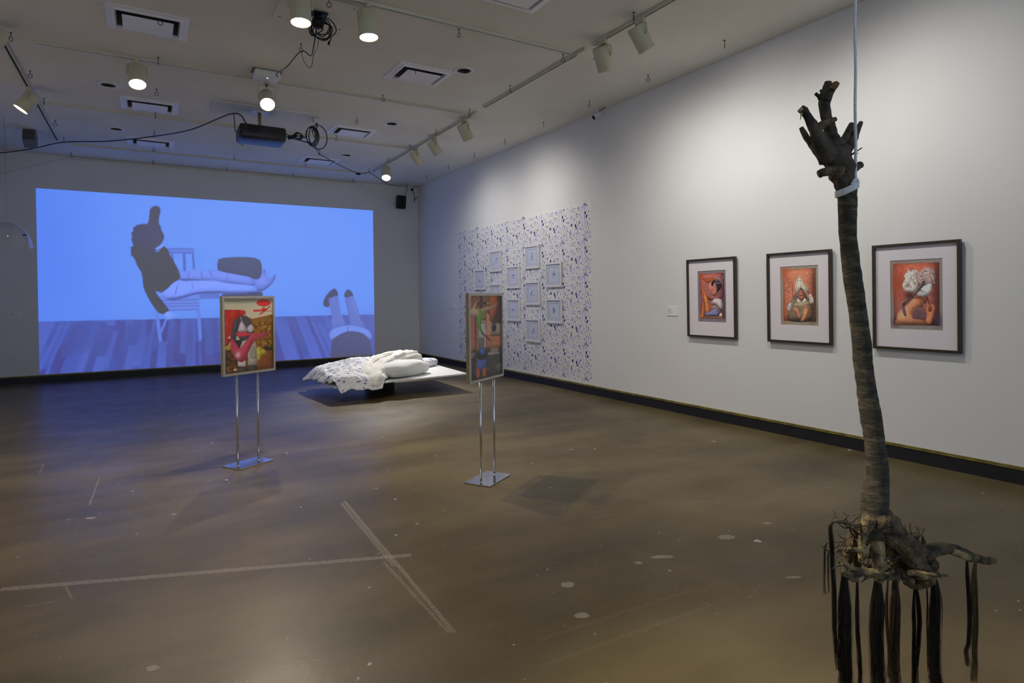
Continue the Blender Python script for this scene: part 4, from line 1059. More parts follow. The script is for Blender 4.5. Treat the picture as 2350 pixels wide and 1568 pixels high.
# --- pastel 3: figure from behind in a lace cap (crop at 5.058)
def pastel3():
    cv = Canvas([(304, 347), (911, 316), (921, 1157), (316, 1135)], 170, 230, (160, 152, 146)); cv.vol = 1.0; cv.hatch = 0.35
    cv.grain(0.10, 4)
    cv.poly([(342, 388), (868, 370), (876, 1098), (356, 1084)], (172, 92, 70), grad=(128, 82, 82), tex=0.1)
    cv.soft(400, 600, 110, 240, (184, 88, 60), 0.8); cv.soft(640, 960, 130, 90, (112, 92, 100), 0.8); cv.soft(380, 1060, 60, 60, (100, 62, 80), 0.8); cv.soft(860, 1040, 60, 80, (98, 74, 104), 0.8)
    cv.soft(530, 750, 70, 60, (70, 40, 30), 0.8)
    sk = (206, 136, 100)
    cv.poly([(390, 1084), (388, 1010), (400, 950), (440, 905), (500, 870), (560, 800), (600, 770), (650, 780), (690, 820), (685, 860), (680, 880), (640, 885), (590, 900), (565, 950), (570, 1010), (640, 1025), (720, 1040), (760, 1075), (755, 1092)], sk, smooth=True)
    cv.soft(640, 790, 40, 30, (170, 96, 70), 0.6)
    cv.poly([(720, 1050), (730, 970), (715, 900), (735, 860), (790, 850), (825, 880), (815, 950), (795, 1030), (770, 1085)], (196, 116, 84), smooth=True)
    cv.ell(765, 905, 24, 34, (120, 66, 54)); 
    for k in range(4): cv.stroke([(735 + 22 * k, 880 + 5 * k), (748 + 20 * k, 840 + 14 * k)], 14, (198, 124, 92))
    cv.stroke([(735, 770), (755, 850), (775, 880)], 10, (100, 54, 42)); cv.poly([(560, 790), (700, 750), (740, 790), (700, 850), (690, 815), (640, 780)], (110, 66, 48), 0.8, smooth=True)
    cap = (206, 194, 184)
    cv.poly([(450, 630), (480, 560), (470, 520), (530, 470), (600, 455), (640, 500), (640, 620), (620, 690), (560, 720), (480, 700)], cap, smooth=True)
    cv.poly([(600, 520), (650, 470), (700, 430), (770, 430), (830, 480), (830, 560), (800, 640), (720, 640), (640, 640)], (160, 134, 130), smooth=True)
    for k in range(60):
        cv.ell(650 + rng.uniform(-180, 180), 550 + rng.uniform(-100, 110), 24, 10, rng.choice([(220, 208, 198), (150, 126, 118), (176, 160, 150), (120, 92, 96), (150, 128, 100)]), 0.55, rot=rng.uniform(0, 3))
    cv.poly([(560, 720), (640, 680), (700, 640), (780, 610), (790, 680), (750, 740), (690, 768), (620, 750), (590, 700)], (214, 204, 200), smooth=True)
    for k in range(7): cv.stroke([(650, 680), (600 + 30 * k, 755 - 2 * (k - 3) ** 2 + 6)], 5, (160, 150, 150), 0.8)
    cv.poly([(450, 850), (480, 820), (560, 760), (640, 660), (690, 580), (710, 610), (660, 680), (580, 770), (500, 840), (470, 870)], (124, 110, 124), smooth=True)
    cv.stroke([(470, 845), (560, 770), (650, 670)], 6, (166, 154, 160)); cv.poly([(445, 870), (470, 870), (498, 980), (465, 970)], (108, 74, 92), smooth=True)
    return cv
def winrect(outer, inner):
    cv = Canvas(outer, 1, 1, (0, 0, 0)); P = cv.map(inner)
    return (P[[0, 3], 0].mean(), P[[1, 2], 0].mean(), P[[0, 1], 1].mean(), P[[2, 3], 1].mean())
PG = 1.0
w1 = winrect([(152, 163), (822, 115), (843, 1263), (172, 1222)], [(295, 320), (682, 299), (693, 1030), (305, 1015)])
w2 = winrect([(1262, 75), (2147, 12), (2165, 1348), (1280, 1295)], [(1438, 257), (1960, 231), (1972, 1077), (1450, 1055)])
w3 = winrect([(107, 173), (1129, 96), (1142, 1428), (122, 1363)], [(304, 347), (911, 316), (921, 1157), (316, 1135)])
pastel('framed_pastel', 5.030, 1.466, 0.73, 0.953, w1, pastel1(), 'dark framed pastel of a head in profile with raised hands', PG)
pastel('framed_pastel', 3.890, 1.467, 0.722, 0.952, w2, pastel2(), 'dark framed pastel of a face under a white tent headdress', PG)
pastel('framed_pastel', 2.773, 1.468, 0.714, 0.953, w3, pastel3(), 'dark framed pastel of a bare shouldered figure in lace cap', PG)

# --- ten small white frames on the wallpaper
def smudge(seed, blobs):
    cv = Canvas([(0, 0), (100, 0), (100, 90), (0, 90)], 70, 64, (200, 204, 222))
    r = random.Random(seed)
    for (x, y, rx, ry, n) in blobs:
        for k in range(n):
            c = r.choice([(120, 132, 186), (96, 108, 172), (150, 160, 205), (140, 140, 170), (70, 84, 150)])
            cv.ell(x + r.uniform(-rx, rx), y + r.uniform(-ry, ry), r.uniform(2, 6), r.uniform(1.5, 5), c, r.uniform(.35, .8), rot=r.uniform(0, 3))
    return cv
SF = [(10.29, 2.205, 'two dark blue smudges and a loop', [(60, 40, 14, 14, 14), (28, 66, 8, 8, 8)]),
      (10.94, 1.866, 'an upright stroke above a box, outermost towards the corner', [(30, 40, 3, 22, 14), (50, 58, 16, 7, 12)]),
      (10.30, 1.560, 'a faint mark, half hidden behind the tall sign', [(55, 60, 10, 8, 10)]),
      (9.63, 1.873, 'a rounded blue cluster, between the two top frames', [(50, 42, 16, 12, 24)]),
      (8.98, 2.207, 'a leaning pale plant shape, highest of all', [(50, 45, 10, 20, 24), (45, 66, 14, 5, 6)]),
      (8.325, 1.868, 'a grey brown cluster, upper one nearest the pastels', [(48, 46, 16, 12, 22), (50, 30, 6, 6, 6)]),
      (8.975, 1.570, 'two dark spots, middle of a column of three', [(32, 56, 8, 8, 12), (66, 60, 5, 5, 7), (48, 38, 10, 6, 6)]),
      (9.63, 1.269, 'a running row of blue shapes, lower beside the tall sign', [(50, 48, 22, 8, 24)]),
      (8.32, 1.267, 'a tilted blue box, lower one nearest the pastels', [(46, 48, 12, 12, 30), (44, 30, 6, 5, 4)]),
      (8.976, 0.918, 'a tall bottle and scattered marks, lowest of all', [(58, 38, 4, 16, 12), (46, 58, 18, 8, 14)])]
for n, (yc, zc, what, bl) in enumerate(SF):
    w, h, dp = 0.462, 0.413, 0.024
    root = empty('small_framed_drawing', (W - 0.0066, yc, zc), (0.012, 0, -math.pi / 2), 'small white framed drawing of ' + what, 'framed drawing', 'small white frames on the wallpaper')
    for v, f in frame_bars(w, h, 0.034, dp):
        o = obj('frame_bar', (v, f), wframe_m, root); fix(o)
    obj('backing', bbox((0, -0.004, 0), (w - 0.03, 0.004, h - 0.03)), wmat_m, root)
    obj('mat', mat_window(w - 0.06, h - 0.06, -0.135, 0.135, -0.118, 0.126), wmat_m, root, loc=(0, -0.0105, 0))
    picture('drawing', smudge(n, bl).a, 0.276, 0.250, print_m, root, (-0.138, -0.0085, -0.121), 1.0)

# ------------------------------------------------------------------ sign stands with posters
def poster1():
    cv = Canvas([(192, 268), (868, 266), (882, 1280), (192, 1365)], 150, 200, (196, 190, 166)); cv.vol = 0.45; cv.hatch = 0.15
    cv.soft(400, 350, 300, 80, (176, 174, 152), 0.7)
    cv.poly([(520, 540), (600, 572), (868, 500), (885, 1010), (640, 1010), (600, 820)], (120, 88, 24))
    r = random.Random(4)
    for k in range(240):
        px, py = r.uniform(560, 868), r.uniform(560, 990)
        if py < 560 + (868 - px) * 0.22: continue
        cv.ell(px, py, r.uniform(6, 18), r.uniform(6, 20), r.choice([(168, 120, 24), (140, 70, 18), (92, 66, 16), (190, 160, 50), (70, 46, 16), (176, 90, 30)]), 0.7)
    for px in (700, 790, 860): cv.stroke([(px, 570 - (px - 700) * .2), (px + 4, 990)], 8, (84, 58, 20), 0.7)
    for py in (665, 860): cv.stroke([(600, py), (868, py - 12)], 10, (92, 60, 18), 0.8)
    cv.stroke([(530, 545), (598, 570), (868, 506)], 16, (166, 84, 40))
    cv.poly([(190, 430), (330, 432), (420, 432), (478, 452), (500, 480), (470, 520), (400, 545), (350, 620), (318, 760), (300, 860), (240, 960), (190, 960)], (158, 46, 38), tex=0.25)
    cv.stroke([(325, 440), (300, 620), (280, 840)], 10, (186, 70, 56), 0.8); cv.stroke([(210, 450), (205, 900)], 14, (120, 30, 26), 0.7)
    cv.ell(460, 470, 42, 34, (176, 48, 34)); cv.poly([(252, 840), (272, 792), (290, 840)], (210, 196, 176))
    # lower room
    cv.poly([(190, 950), (400, 960), (400, 1380), (190, 1380)], (70, 48, 26), tex=0.4)
    for k in range(90): cv.ell(r.uniform(192, 390), r.uniform(960, 1360), r.uniform(6, 20), r.uniform(6, 18), r.choice([(150, 110, 30), (60, 40, 24), (96, 58, 84), (120, 56, 30), (80, 96, 40), (40, 28, 18), (170, 90, 40)]), 0.75)
    cv.poly([(200, 1000), (230, 940), (300, 935), (310, 990), (260, 1010)], (150, 128, 40), smooth=True)
    cv.poly([(640, 1005), (885, 1015), (885, 1300), (620, 1330)], (112, 66, 30)); cv.poly([(740, 960), (870, 965), (870, 1015), (780, 1015)], (48, 32, 24))
    cv.poly([(650, 985), (690, 960), (735, 990), (790, 1040), (780, 1070), (710, 1090), (690, 1160), (640, 1210), (620, 1100)], (160, 146, 44), smooth=True, tex=0.4); cv.stroke([(640, 1230), (690, 1140), (780, 1080)], 10, (176, 60, 40), 0.8)
    cv.ell(345, 1292, 26, 17, (200, 170, 130))
    # ceiling fan
    cv.ell(748, 336, 98, 49, (190, 42, 38)); cv.stroke([(748, 380), (750, 420)], 8, (190, 48, 40))
    for a in ([(604, 430), (715, 432), (715, 458), (604, 460)], [(775, 428), (838, 375), (842, 388), (785, 442)], [(685, 492), (738, 455), (756, 466), (706, 503)], [(780, 446), (868, 452), (868, 458), (780, 454)]): cv.poly(a, (196, 50, 42))
    cv.ell(750, 434, 35, 27, (176, 40, 34))
    cv.poly([(380, 940), (640, 940), (650, 1340), (380, 1380)], (84, 52, 28), tex=0.4)
    # collaged figure
    dk1 = (58, 58, 68)
    cv.poly([(395, 800), (480, 790), (560, 780), (575, 840), (540, 868), (440, 874)], dk1, smooth=True)
    cv.poly([(440, 532), (500, 512), (545, 560), (585, 620), (606, 700), (600, 760), (560, 770), (480, 760), (440, 640)], (66, 64, 74), smooth=True)
    cv.poly([(385, 552), (415, 536), (440, 560), (425, 650), (398, 745), (372, 800), (352, 884), (306, 842), (314, 700), (342, 615)], dk1, smooth=True)
    cv.stroke([(360, 600), (330, 720), (320, 820)], 18, (98, 98, 112), 0.6)
    cv.ell(485, 512, 22, 14, (150, 120, 130))
    cv.poly([(442, 588), (470, 630), (505, 690), (525, 735), (480, 746), (394, 747), (400, 690), (418, 630)], (176, 166, 178), smooth=True)
    cv.poly([(545, 655), (575, 638), (600, 662), (608, 700), (596, 738), (566, 758), (532, 738), (522, 690)], (166, 158, 172), smooth=True)
    cv.stroke([(428, 534), (446, 600)], 10, (190, 182, 190)); cv.poly([(480, 650), (520, 690), (515, 735), (478, 735)], (128, 124, 140), 0.7, smooth=True)
    cv.poly([(420, 980), (430, 900), (500, 862), (580, 870), (636, 900), (656, 1150), (640, 1228), (528, 1232), (520, 1090)], (158, 152, 140), smooth=True); cv.poly([(560, 990), (610, 960), (640, 1120), (560, 1110)], (124, 118, 110), 0.7, smooth=True)
    cv.poly([(384, 1150), (500, 1165), (488, 1248), (384, 1246)], (176, 170, 162)); cv.poly([(384, 1242), (482, 1244), (470, 1332), (384, 1342)], (64, 62, 60)); cv.poly([(528, 1232), (634, 1224), (618, 1310), (528, 1318)], (64, 62, 60))
    pk = (176, 64, 84)
    cv.poly([(284, 920), (300, 860), (335, 855), (375, 930), (412, 985), (440, 960), (520, 850), (595, 772), (700, 762), (800, 742), (800, 778), (760, 822), (650, 852), (610, 900), (560, 980), (525, 1060), (500, 1135), (440, 1182), (388, 1160), (325, 1085), (292, 1010)], pk, smooth=True)
    cv.stroke([(590, 850), (540, 960), (500, 1090)], 26, (128, 44, 56), 0.7); cv.soft(385, 1075, 42, 55, (236, 206, 214), 0.9)
    cv.poly([(362, 778), (385, 746), (470, 744), (545, 762), (570, 790), (520, 806), (405, 818)], (178, 54, 74), smooth=True)
    cv.poly([(345, 870), (440, 866), (425, 940), (405, 975), (370, 920)], (44, 40, 46), smooth=True)
    return cv.blur(1)
def poster2():
    cv = Canvas([(252, 212), (652, 204), (672, 1248), (274, 1348)], 150, 200, (92, 62, 48)); cv.vol = 0.6; cv.hatch = 0.15
    cv.poly([(252, 205), (520, 205), (510, 420), (252, 480)], (126, 78, 52), tex=0.2); cv.poly([(252, 205), (300, 208), (330, 470), (262, 480)], (150, 80, 70))
    cv.poly([(262, 470), (345, 480), (352, 920), (270, 970)], (172, 98, 80), tex=0.1); cv.stroke([(330, 470), (345, 900)], 14, (120, 60, 46)); cv.stroke([(290, 480), (300, 940)], 10, (192, 116, 96), 0.8)
    cv.poly([(345, 480), (470, 420), (475, 960), (350, 960)], (150, 112, 84)); cv.poly([(378, 560), (470, 540), (470, 780), (380, 785)], (176, 168, 156)); cv.poly([(378, 790), (455, 780), (455, 930), (380, 940)], (110, 100, 88))
    cv.stroke([(400, 520), (465, 522)], 10, (60, 50, 44)); cv.stroke([(400, 570), (465, 566)], 8, (90, 80, 70)); cv.ell(408, 612, 16, 16, (236, 236, 236)); cv.stroke([(460, 650), (458, 900)], 16, (206, 204, 206), 0.9)
    cv.poly([(470, 420), (536, 500), (540, 740), (474, 760)], (200, 136, 104)); cv.poly([(534, 575), (655, 575), (660, 735), (538, 730)], (158, 138, 118)); cv.poly([(474, 745), (660, 735), (664, 890), (474, 905)], (184, 106, 76))
    cv.poly([(505, 206), (640, 205), (622, 300), (612, 420), (585, 480), (545, 552), (512, 545)], (172, 84, 46)); cv.poly([(600, 210), (652, 205), (662, 560), (620, 560)], (70, 48, 40))
    cv.poly([(385, 206), (421, 206), (418, 390), (392, 390)], (52, 32, 26)); cv.poly([(350, 298), (506, 296), (506, 328), (350, 332)], (60, 36, 28)); cv.ell(490, 315, 16, 16, (220, 190, 150), 0.8)
    cv.poly([(270, 965), (475, 930), (525, 985), (664, 950), (676, 1260), (276, 1360)], (56, 52, 52)); cv.poly([(272, 970), (340, 960), (320, 1030), (274, 1045)], (140, 104, 90))
    cv.poly([(524, 900), (626, 892), (630, 970), (528, 985)], (128, 112, 100)); cv.poly([(490, 960), (664, 955), (640, 975), (510, 1005)], (150, 140, 128)); cv.poly([(580, 1120), (668, 1095), (670, 1210), (600, 1200)], (84, 84, 80)); cv.stroke([(276, 1330), (470, 1285)], 5, (110, 90, 84), 0.6)
    cv.stroke([(330, 1200), (350, 1240)], 8, (150, 146, 140), 0.6); cv.stroke([(480, 1180), (515, 1200)], 8, (150, 146, 140), 0.6)
    sk = (206, 164, 128)
    cv.poly([(262, 410), (300, 380), (320, 320), (356, 268), (352, 320), (330, 380), (400, 382), (470, 360), (530, 350), (590, 318), (614, 298), (590, 360), (520, 400), (440, 430), (410, 470), (350, 495), (300, 480), (268, 450)], sk, smooth=True)
    cv.stroke([(500, 385), (580, 350)], 14, (190, 120, 90), 0.7); cv.soft(440, 400, 40, 24, (188, 130, 80), 0.6)
    cv.poly([(378, 388), (396, 384), (424, 470), (412, 560), (412, 650), (446, 716), (424, 732), (386, 660), (356, 545), (350, 492), (372, 470)], (100, 156, 56), smooth=True)
    cv.poly([(430, 722), (448, 718), (534, 800), (522, 820), (470, 775)], (170, 84, 66), smooth=True); cv.stroke([(440, 722), (530, 800)], 6, (60, 34, 30)); cv.poly([(530, 800), (590, 740), (570, 790), (535, 840)], (180, 130, 70), 0.8, smooth=True)
    cv.ell(569, 630, 27, 60, (34, 34, 50)); cv.soft(569, 590, 18, 22, (104, 132, 190), 0.9)
    cv.poly([(360, 1050), (375, 960), (420, 920), (470, 960), (478, 1060), (400, 1075)], (30, 28, 34), smooth=True); cv.ell(424, 948, 38, 52, (62, 82, 150)); cv.soft(420, 930, 18, 24, (130, 160, 220), 0.9)
    cv.poly([(364, 1040), (380, 1050), (400, 1060), (440, 1060), (472, 1040), (478, 1140), (440, 1170), (404, 1206), (360, 1150)], (78, 94, 160), smooth=True)
    cv.poly([(352, 1155), (364, 1150), (402, 1206), (396, 1300), (356, 1305)], (176, 86, 62)); cv.poly([(430, 1180), (476, 1145), (478, 1275), (430, 1285)], (176, 86, 62))
    cv.stroke([(345, 1100), (352, 1160)], 10, (150, 80, 60))
    return cv.blur(1)
def sign(loc, ang, off, cv, label, gain):
    root = empty('poster_stand', (loc[0], loc[1], 0), (0, 0, ang), label, 'poster stand', 'chrome poster stands')
    obj('base_plate', bbox((0, 0, 0.005), (0.37, 0.235, 0.010), 0.002), plate_m, root)
    w, h, z0, dp = 0.562, 0.708, 0.826, 0.032
    for s in (-1, 1):
        p = obj('post', tube(bmesh.new(), [(s * 0.112, 0, 0.008), (s * 0.112, 0, z0 + 0.02)], 0.0095, 14), steel_m, root, True)
        obj('foot_collar', lathe(bmesh.new(), [(0.014, 0.010), (0.014, 0.016), (0.0095, 0.018)], 14, T((s * 0.112, 0, 0))), steel_m, p, True)
    for k, (v, f) in enumerate(frame_bars(w, h, 0.020, dp)):
        v = [(x + off, y + dp / 2, z + z0 + h / 2) for x, y, z in v]
        o = obj('frame_bar', (v, f), alu_m if k != 3 else alu_m, root); fix(o)
    obj('edge_strip', bbox((off - w / 2 - 0.0012, 0.004, z0 + h / 2), (0.0024, 0.020, h)), brass_m, root)
    obj('backing', bbox((off, 0.004, z0 + h / 2), (w - 0.03, 0.012, h - 0.03)), blackp_m, root)
    picture('poster', cv.a, w - 0.036, h - 0.036, gloss_print_m, root, (off - w / 2 + 0.018, -0.0045, z0 + 0.018), gain)
sign((0.782, 6.013), math.radians(31), 0.025, poster1(), 'chrome stand with red poster of ceiling fan and collaged figure', 1.0)
sign((2.394, 4.40), math.radians(32), -0.015, poster2(), 'chrome stand with orange poster of green suited acrobat', 1.05)

# ------------------------------------------------------------------ floating bed
BFR, BFL, BBR, BBL = Vector((4.39, 8.74, .290)), Vector((2.30, 8.82, .236)), Vector((4.48, 10.40, .300)), Vector((2.36, 10.50, .246))
def board_pt(u, v): return BFL.lerp(BFR, u).lerp(BBL.lerp(BBR, u), v)
bed = empty('bed_platform', (3.4, 9.6, 0), label='thin white platform of the bed floating over its shadow', cat='platform')
off_ = Vector((3.4, 9.6, 0))
vs_ = [p - off_ for p in (BFL, BFR, BBR, BBL)]; vs_ += [p - Vector((0, 0, 0.022)) for p in vs_]
o = obj('board', (vs_, [(0, 1, 2, 3), (7, 6, 5, 4), (0, 4, 5, 1), (1, 5, 6, 2), (2, 6, 7, 3), (3, 7, 4, 0)]), board_m, bed); fix(o)
obj('plinth', bbox((0.0, 0.48, 0.118), (0.4, 0.35, 0.236)), black_m, bed)

def cloth_mat():
    mt, nt, b = newmat('printed_duvet'); N, L = nt.nodes, nt.links
    tc = N.new('ShaderNodeTexCoord')
    base = None
    c = None
    for k, (sc, rot, thr, col) in enumerate(((11, 0.5, 0.20, (0.10, 0.14, 0.36)), (15, -0.9, 0.16, (0.20, 0.24, 0.48)), (23, 1.7, 0.13, (0.33, 0.37, 0.58)))):
        mp = N.new('ShaderNodeMapping'); mp.inputs['Rotation'].default_value = (0.2, 0.3, rot); mp.inputs['Scale'].default_value = (1, 2.1, 1.4); mp.inputs['Location'].default_value = (k * 3.1, k, 0)
        L.new(tc.outputs['Object'], mp.inputs['Vector'])
        v = N.new('ShaderNodeTexVoronoi'); v.distance = 'CHEBYCHEV'; v.inputs['Scale'].default_value = sc; L.new(mp.outputs[0], v.inputs['Vector'])
        sp = N.new('ShaderNodeSeparateColor'); L.new(v.outputs['Color'], sp.inputs[0])
        ml = N.new('ShaderNodeMath'); ml.operation = 'MULTIPLY'; ml.inputs[1].default_value = thr * 1.7; L.new(sp.outputs[0], ml.inputs[0])
        lt = N.new('ShaderNodeMath'); lt.operation = 'LESS_THAN'; L.new(v.outputs['Distance'], lt.inputs[0]); L.new(ml.outputs[0], lt.inputs[1])
        mx = N.new('ShaderNodeMixRGB'); mx.inputs[2].default_value = (*col, 1)
        m2 = N.new('ShaderNodeMath'); m2.operation = 'MULTIPLY'; m2.inputs[1].default_value = 0.9; L.new(lt.outputs[0], m2.inputs[0])
        L.new(m2.outputs[0], mx.inputs[0])
        if c is None: mx.inputs[1].default_value = (0.70, 0.71, 0.74, 1)
        else: L.new(c, mx.inputs[1])
        c = mx.outputs['Color']
    L.new(c, b.inputs['Base Color'])
    nb = N.new('ShaderNodeTexNoise'); nb.inputs['Scale'].default_value = 9; nb.inputs['Detail'].default_value = 5; L.new(tc.outputs['Object'], nb.inputs['Vector'])
    bp = N.new('ShaderNodeBump'); bp.inputs['Strength'].default_value = 0.5; bp.inputs['Distance'].default_value = 0.03
    L.new(nb.outputs['Fac'], bp.inputs['Height']); L.new(bp.outputs['Normal'], b.inputs['Normal'])
    b.inputs['Roughness'].default_value = 0.9; b.inputs['Specular IOR Level'].default_value = 0.2
    return mt
duvet_m = cloth_mat()
def g2(x, y, cx, cy, sx, sy, a=0):
    dx, dy = x - cx, y - cy
    c, s = math.cos(a), math.sin(a)
    u, v = dx * c + dy * s, -dx * s + dy * c
    return math.exp(-(u * u / (2 * sx * sx) + v * v / (2 * sy * sy)))
def ridge(x, y, s, seed):
    n = mnoise.noise(Vector((x * s, y * s, seed))); return 1 - abs(n) * 2
def duvet():
    root = empty('duvet', (2.8, 9.5, 0.25), label='crumpled white duvet with blue motifs spilling off the platform', cat='duvet')
    org = Vector((2.8, 9.5, 0.25))
    nu, nv = 110, 110
    FL, FR, BR, BL = Vector((2.34, 8.70)), Vector((2.98, 8.69)), Vector((4.02, 10.25)), Vector((2.12, 10.36))
    V = []; Fc = []
    for j in range(nv):
        for i in range(nu):
            u, v = i / (nu - 1), j / (nv - 1)
            p = FL.lerp(FR, u).lerp(BL.lerp(BR, u), v)
            wob = 0.05 * mnoise.noise(Vector((p.x * 4, p.y * 4, 3)))
            eu = min(u, 1 - u); ev = min(v, 1 - v)
            x = p.x + wob * (1 if u < .5 else .4) + 0.03 * mnoise.noise(Vector((p.y * 9, 1, 8))) * (1 - u)
            y = p.y + 0.05 * mnoise.noise(Vector((p.x * 5, p.y * 3, 9)))
            ub = (x - 2.30) / 2.12; vb = (y - 8.78) / 1.68
            zb = board_pt(min(max(ub, 0), 1), min(max(vb, 0), 1)).z
            h = 0.055
            h += 0.24 * g2(x, y, 3.50, 9.82, 0.42, 0.24, 0.45) + 0.17 * g2(x, y, 2.75, 9.55, 0.26, 0.36, 0.2) + 0.07 * g2(x, y, 2.45, 9.95, 0.22, 0.22)
            h += 0.05 * g2(x, y, 2.55, 9.0, 0.3, 0.16, 0.5)
            h += 0.030 * ridge(x, y, 3.2, 2.0) * (0.4 + h * 2) + 0.016 * ridge(x * 1.3, y, 7.5, 5.0) + 0.006 * mnoise.noise(Vector((x * 22, y * 22, 1)))
            # over the rim the cloth hangs
            over = max(0, 2.33 - x) * 1.0 + max(0, 8.84 - y) * 1.15
            if y < 8.84 and x < 2.5: over += 0.02
            h -= over * 0.75 + (over > 0) * 0.0
            e = min(eu * 14, ev * 14, 1)
            h = h * (0.35 + 0.65 * math.sqrt(e)) if over <= 0 else h - 0.03 * (1 - e)
            z = max(zb + max(h, 0.006 if over <= 0 else -0.15), 0.115)
            V.append(Vector((x, y, z)) - org)
    for j in range(nv - 1):
        for i in range(nu - 1):
            a = j * nu + i; Fc.append((a, a + 1, a + nu + 1, a + nu))
    o = obj('cover', (V, Fc), duvet_m, root, True)
    md = o.modifiers.new('thick', 'SOLIDIFY'); md.thickness = 0.02; md.offset = -1
    # turned-back white lining with folds
    def fold(pts, rad, flat, seed):
        bm = bmesh.new(); pts = spline(pts, 9); rr = lerpl(rad, 9)
        n = 30; rings = []
        for i, p in enumerate(pts):
            t = (pts[min(i + 1, len(pts) - 1)] - pts[max(i - 1, 0)]).normalized()
            sd = t.cross(Vector((0, 0, 1))).normalized(); un = sd.cross(t).normalized()
            ring = []
            for k in range(n):
                a = 2 * math.pi * k / n
                dv = sd * math.cos(a) + un * math.sin(a) * flat
                q = p + dv * rr[i]
                f = 1 + 0.34 * ridge(a * 1.1, i * 0.04, 2.6, seed) + 0.24 * mnoise.noise(Vector((a * 2.4, i * 0.07, seed + 4)))
                q = p + dv * rr[i] * f
                ring.append(bm.verts.new(q - org))
            rings.append(ring)
        for a, b in zip(rings, rings[1:]):
            for k in range(n): bm.faces.new((a[k], a[(k + 1) % n], b[(k + 1) % n], b[k]))
        bm.faces.new(rings[0][::-1]); bm.faces.new(rings[-1])
        return bm
    obj('turned_back_lining', fold([(2.84, 8.74, .20), (2.93, 8.86, .29), (3.02, 9.05, .35), (3.22, 9.30, .43), (3.50, 9.52, .50), (3.80, 9.72, .53), (4.02, 9.92, .47), (4.10, 10.02, .40)], [.06, .09, .11, .13, .12, .11, .08, .03], 0.72, 1.0), linen_m, root, True)
    obj('turned_back_lining', fold([(2.80, 8.86, .27), (2.84, 9.02, .36), (2.93, 9.25, .43), (3.12, 9.50, .50), (3.42, 9.72, .545), (3.72, 9.88, .56), (3.92, 10.02, .50)], [.05, .07, .075, .07, .075, .07, .04], 0.7, 7.0), linen_m, root, True)
duvet()
def pillow(name, c, hs, rz, label, m_, seed, pw=3.0, dent=0.06, puff=1.0):
    root = empty(name, c, (0, 0, rz), label, 'pillow')
    V = []; Fc = []; n, k = 40, 22
    for j in range(k + 1):
        ph = -math.pi / 2 + math.pi * j / k
        for i in range(n):
            th = 2 * math.pi * i / n
            se = lambda w, e: math.copysign(abs(w) ** e, w)
            x = hs[0] * se(math.cos(ph), .7) * se(math.cos(th), .62); y = hs[1] * se(math.cos(ph), .7) * se(math.sin(th), .62); z = hs[2] * se(math.sin(ph), .75)
            f = 1 + dent * mnoise.noise(Vector((x * 4 + seed, y * 5, z * 7))) + dent * 0.4 * ridge(x * 2, y * 2 + z * 5, 3.0, seed)
            V.append((x * f, y * f, hs[2] + z * f))
    for j in range(k):
        for i in range(n): Fc.append((j * n + i, j * n + (i + 1) % n, (j + 1) * n + (i + 1) % n, (j + 1) * n + i))
    o = obj('cushion', (V, Fc), m_, root, True); fix(o)
    # piped seam round the middle
    pts = [(hs[0] * 1.0 * math.copysign(abs(math.cos(t)) ** .62, math.cos(t)), hs[1] * math.copysign(abs(math.sin(t)) ** .62, math.sin(t)), hs[2]) for t in [2 * math.pi * i / 60 for i in range(61)]]
    obj('seam', tube(bmesh.new(), pts, 0.004, 5), m_, root, True)
pillow('bolster', (3.50, 9.22, 0.262), (0.43, 0.27, 0.125), 0.42, 'plump plain white pillow under the turned back duvet', sheet_m, 2.0, dent=0.09)
pillow('printed_pillow', (4.22, 10.02, 0.288), (0.20, 0.15, 0.075), 0.5, 'small blue printed pillow at the bare end of the platform', duvet_m, 9.0, dent=0.12)

# ------------------------------------------------------------------ hanging uprooted tree with hair
TD = 2.0
tr = empty('uprooted_tree', dep(2005, 1200, TD), label='uprooted young tree hung from a white cord with hair tied to its roots', cat='tree')
torg = Vector(tr.location)
def tp(x, y, dz=0.0): return dep(x, y, TD + dz) - torg
PX = TD / F_PX
rows = [(440, 1943.5, 20), (446, 1943.8, 19.9), (496, 1945.3, 19.4), (548, 1946.2, 18.5), (599, 1952, 19), (650, 1958.7, 19.5), (701, 1966.5, 18.9), (752, 1974, 19.4), (803, 1978, 20), (854, 1983.7, 19.4), (907, 1990.8, 20.4), (961, 2000, 21.8), (1014, 2006.6, 21.4), (1067, 2012, 22.7), (1094, 2013.5, 23.8), (1121, 2011, 26.8), (1161, 2007, 28.4), (1188, 2004, 28.5), (1215, 2006, 31), (1240, 2010, 27)]
tpts = spline([tp(x, y) for y, x, r in rows], 10); trad = lerpl([r * PX for y, x, r in rows], 10)
bm = bmesh.new()
tube(bm, tpts, trad, 28, jitter=0.09, seed=1)
# knots and lenticel ridges
for v in bm.verts:
    q = v.co
    k = mnoise.noise(Vector((q.x * 10, q.y * 10, q.z * 38)))
    c = min(tpts, key=lambda p: (p - q).length_squared)
    d_ = (q - c)
    if d_.length > 1e-6: v.co = q + d_.normalized() * (0.0022 * max(0, k) + 0.004 * max(0, mnoise.noise(q * 26) - 0.35))
obj('trunk', bm, bark_m, tr, True)
Q = lambda x, y, dz=0.0: tp(1820 + x / 5.6, 170 + y / 5.6, dz)
U = PX / 5.6
def limb(pts, rad, name='branch', mm=crown_m, jit=0.30, n=14, k=6, seed=0):
    bm = bmesh.new()
    tube(bm, spline(pts, k), lerpl([r for r in rad], k), n, jitter=jit, seed=seed)
    return obj(name, bm, mm, tr, True)
limb([Q(690, 1560), Q(690, 1470), Q(670, 1380), Q(640, 1260), Q(600, 1130), Q(560, 1010), Q(520, 880)], [104 * U, 118 * U, 140 * U, 165 * U, 170 * U, 165 * U, 120 * U], 'crown', seed=2, n=22)
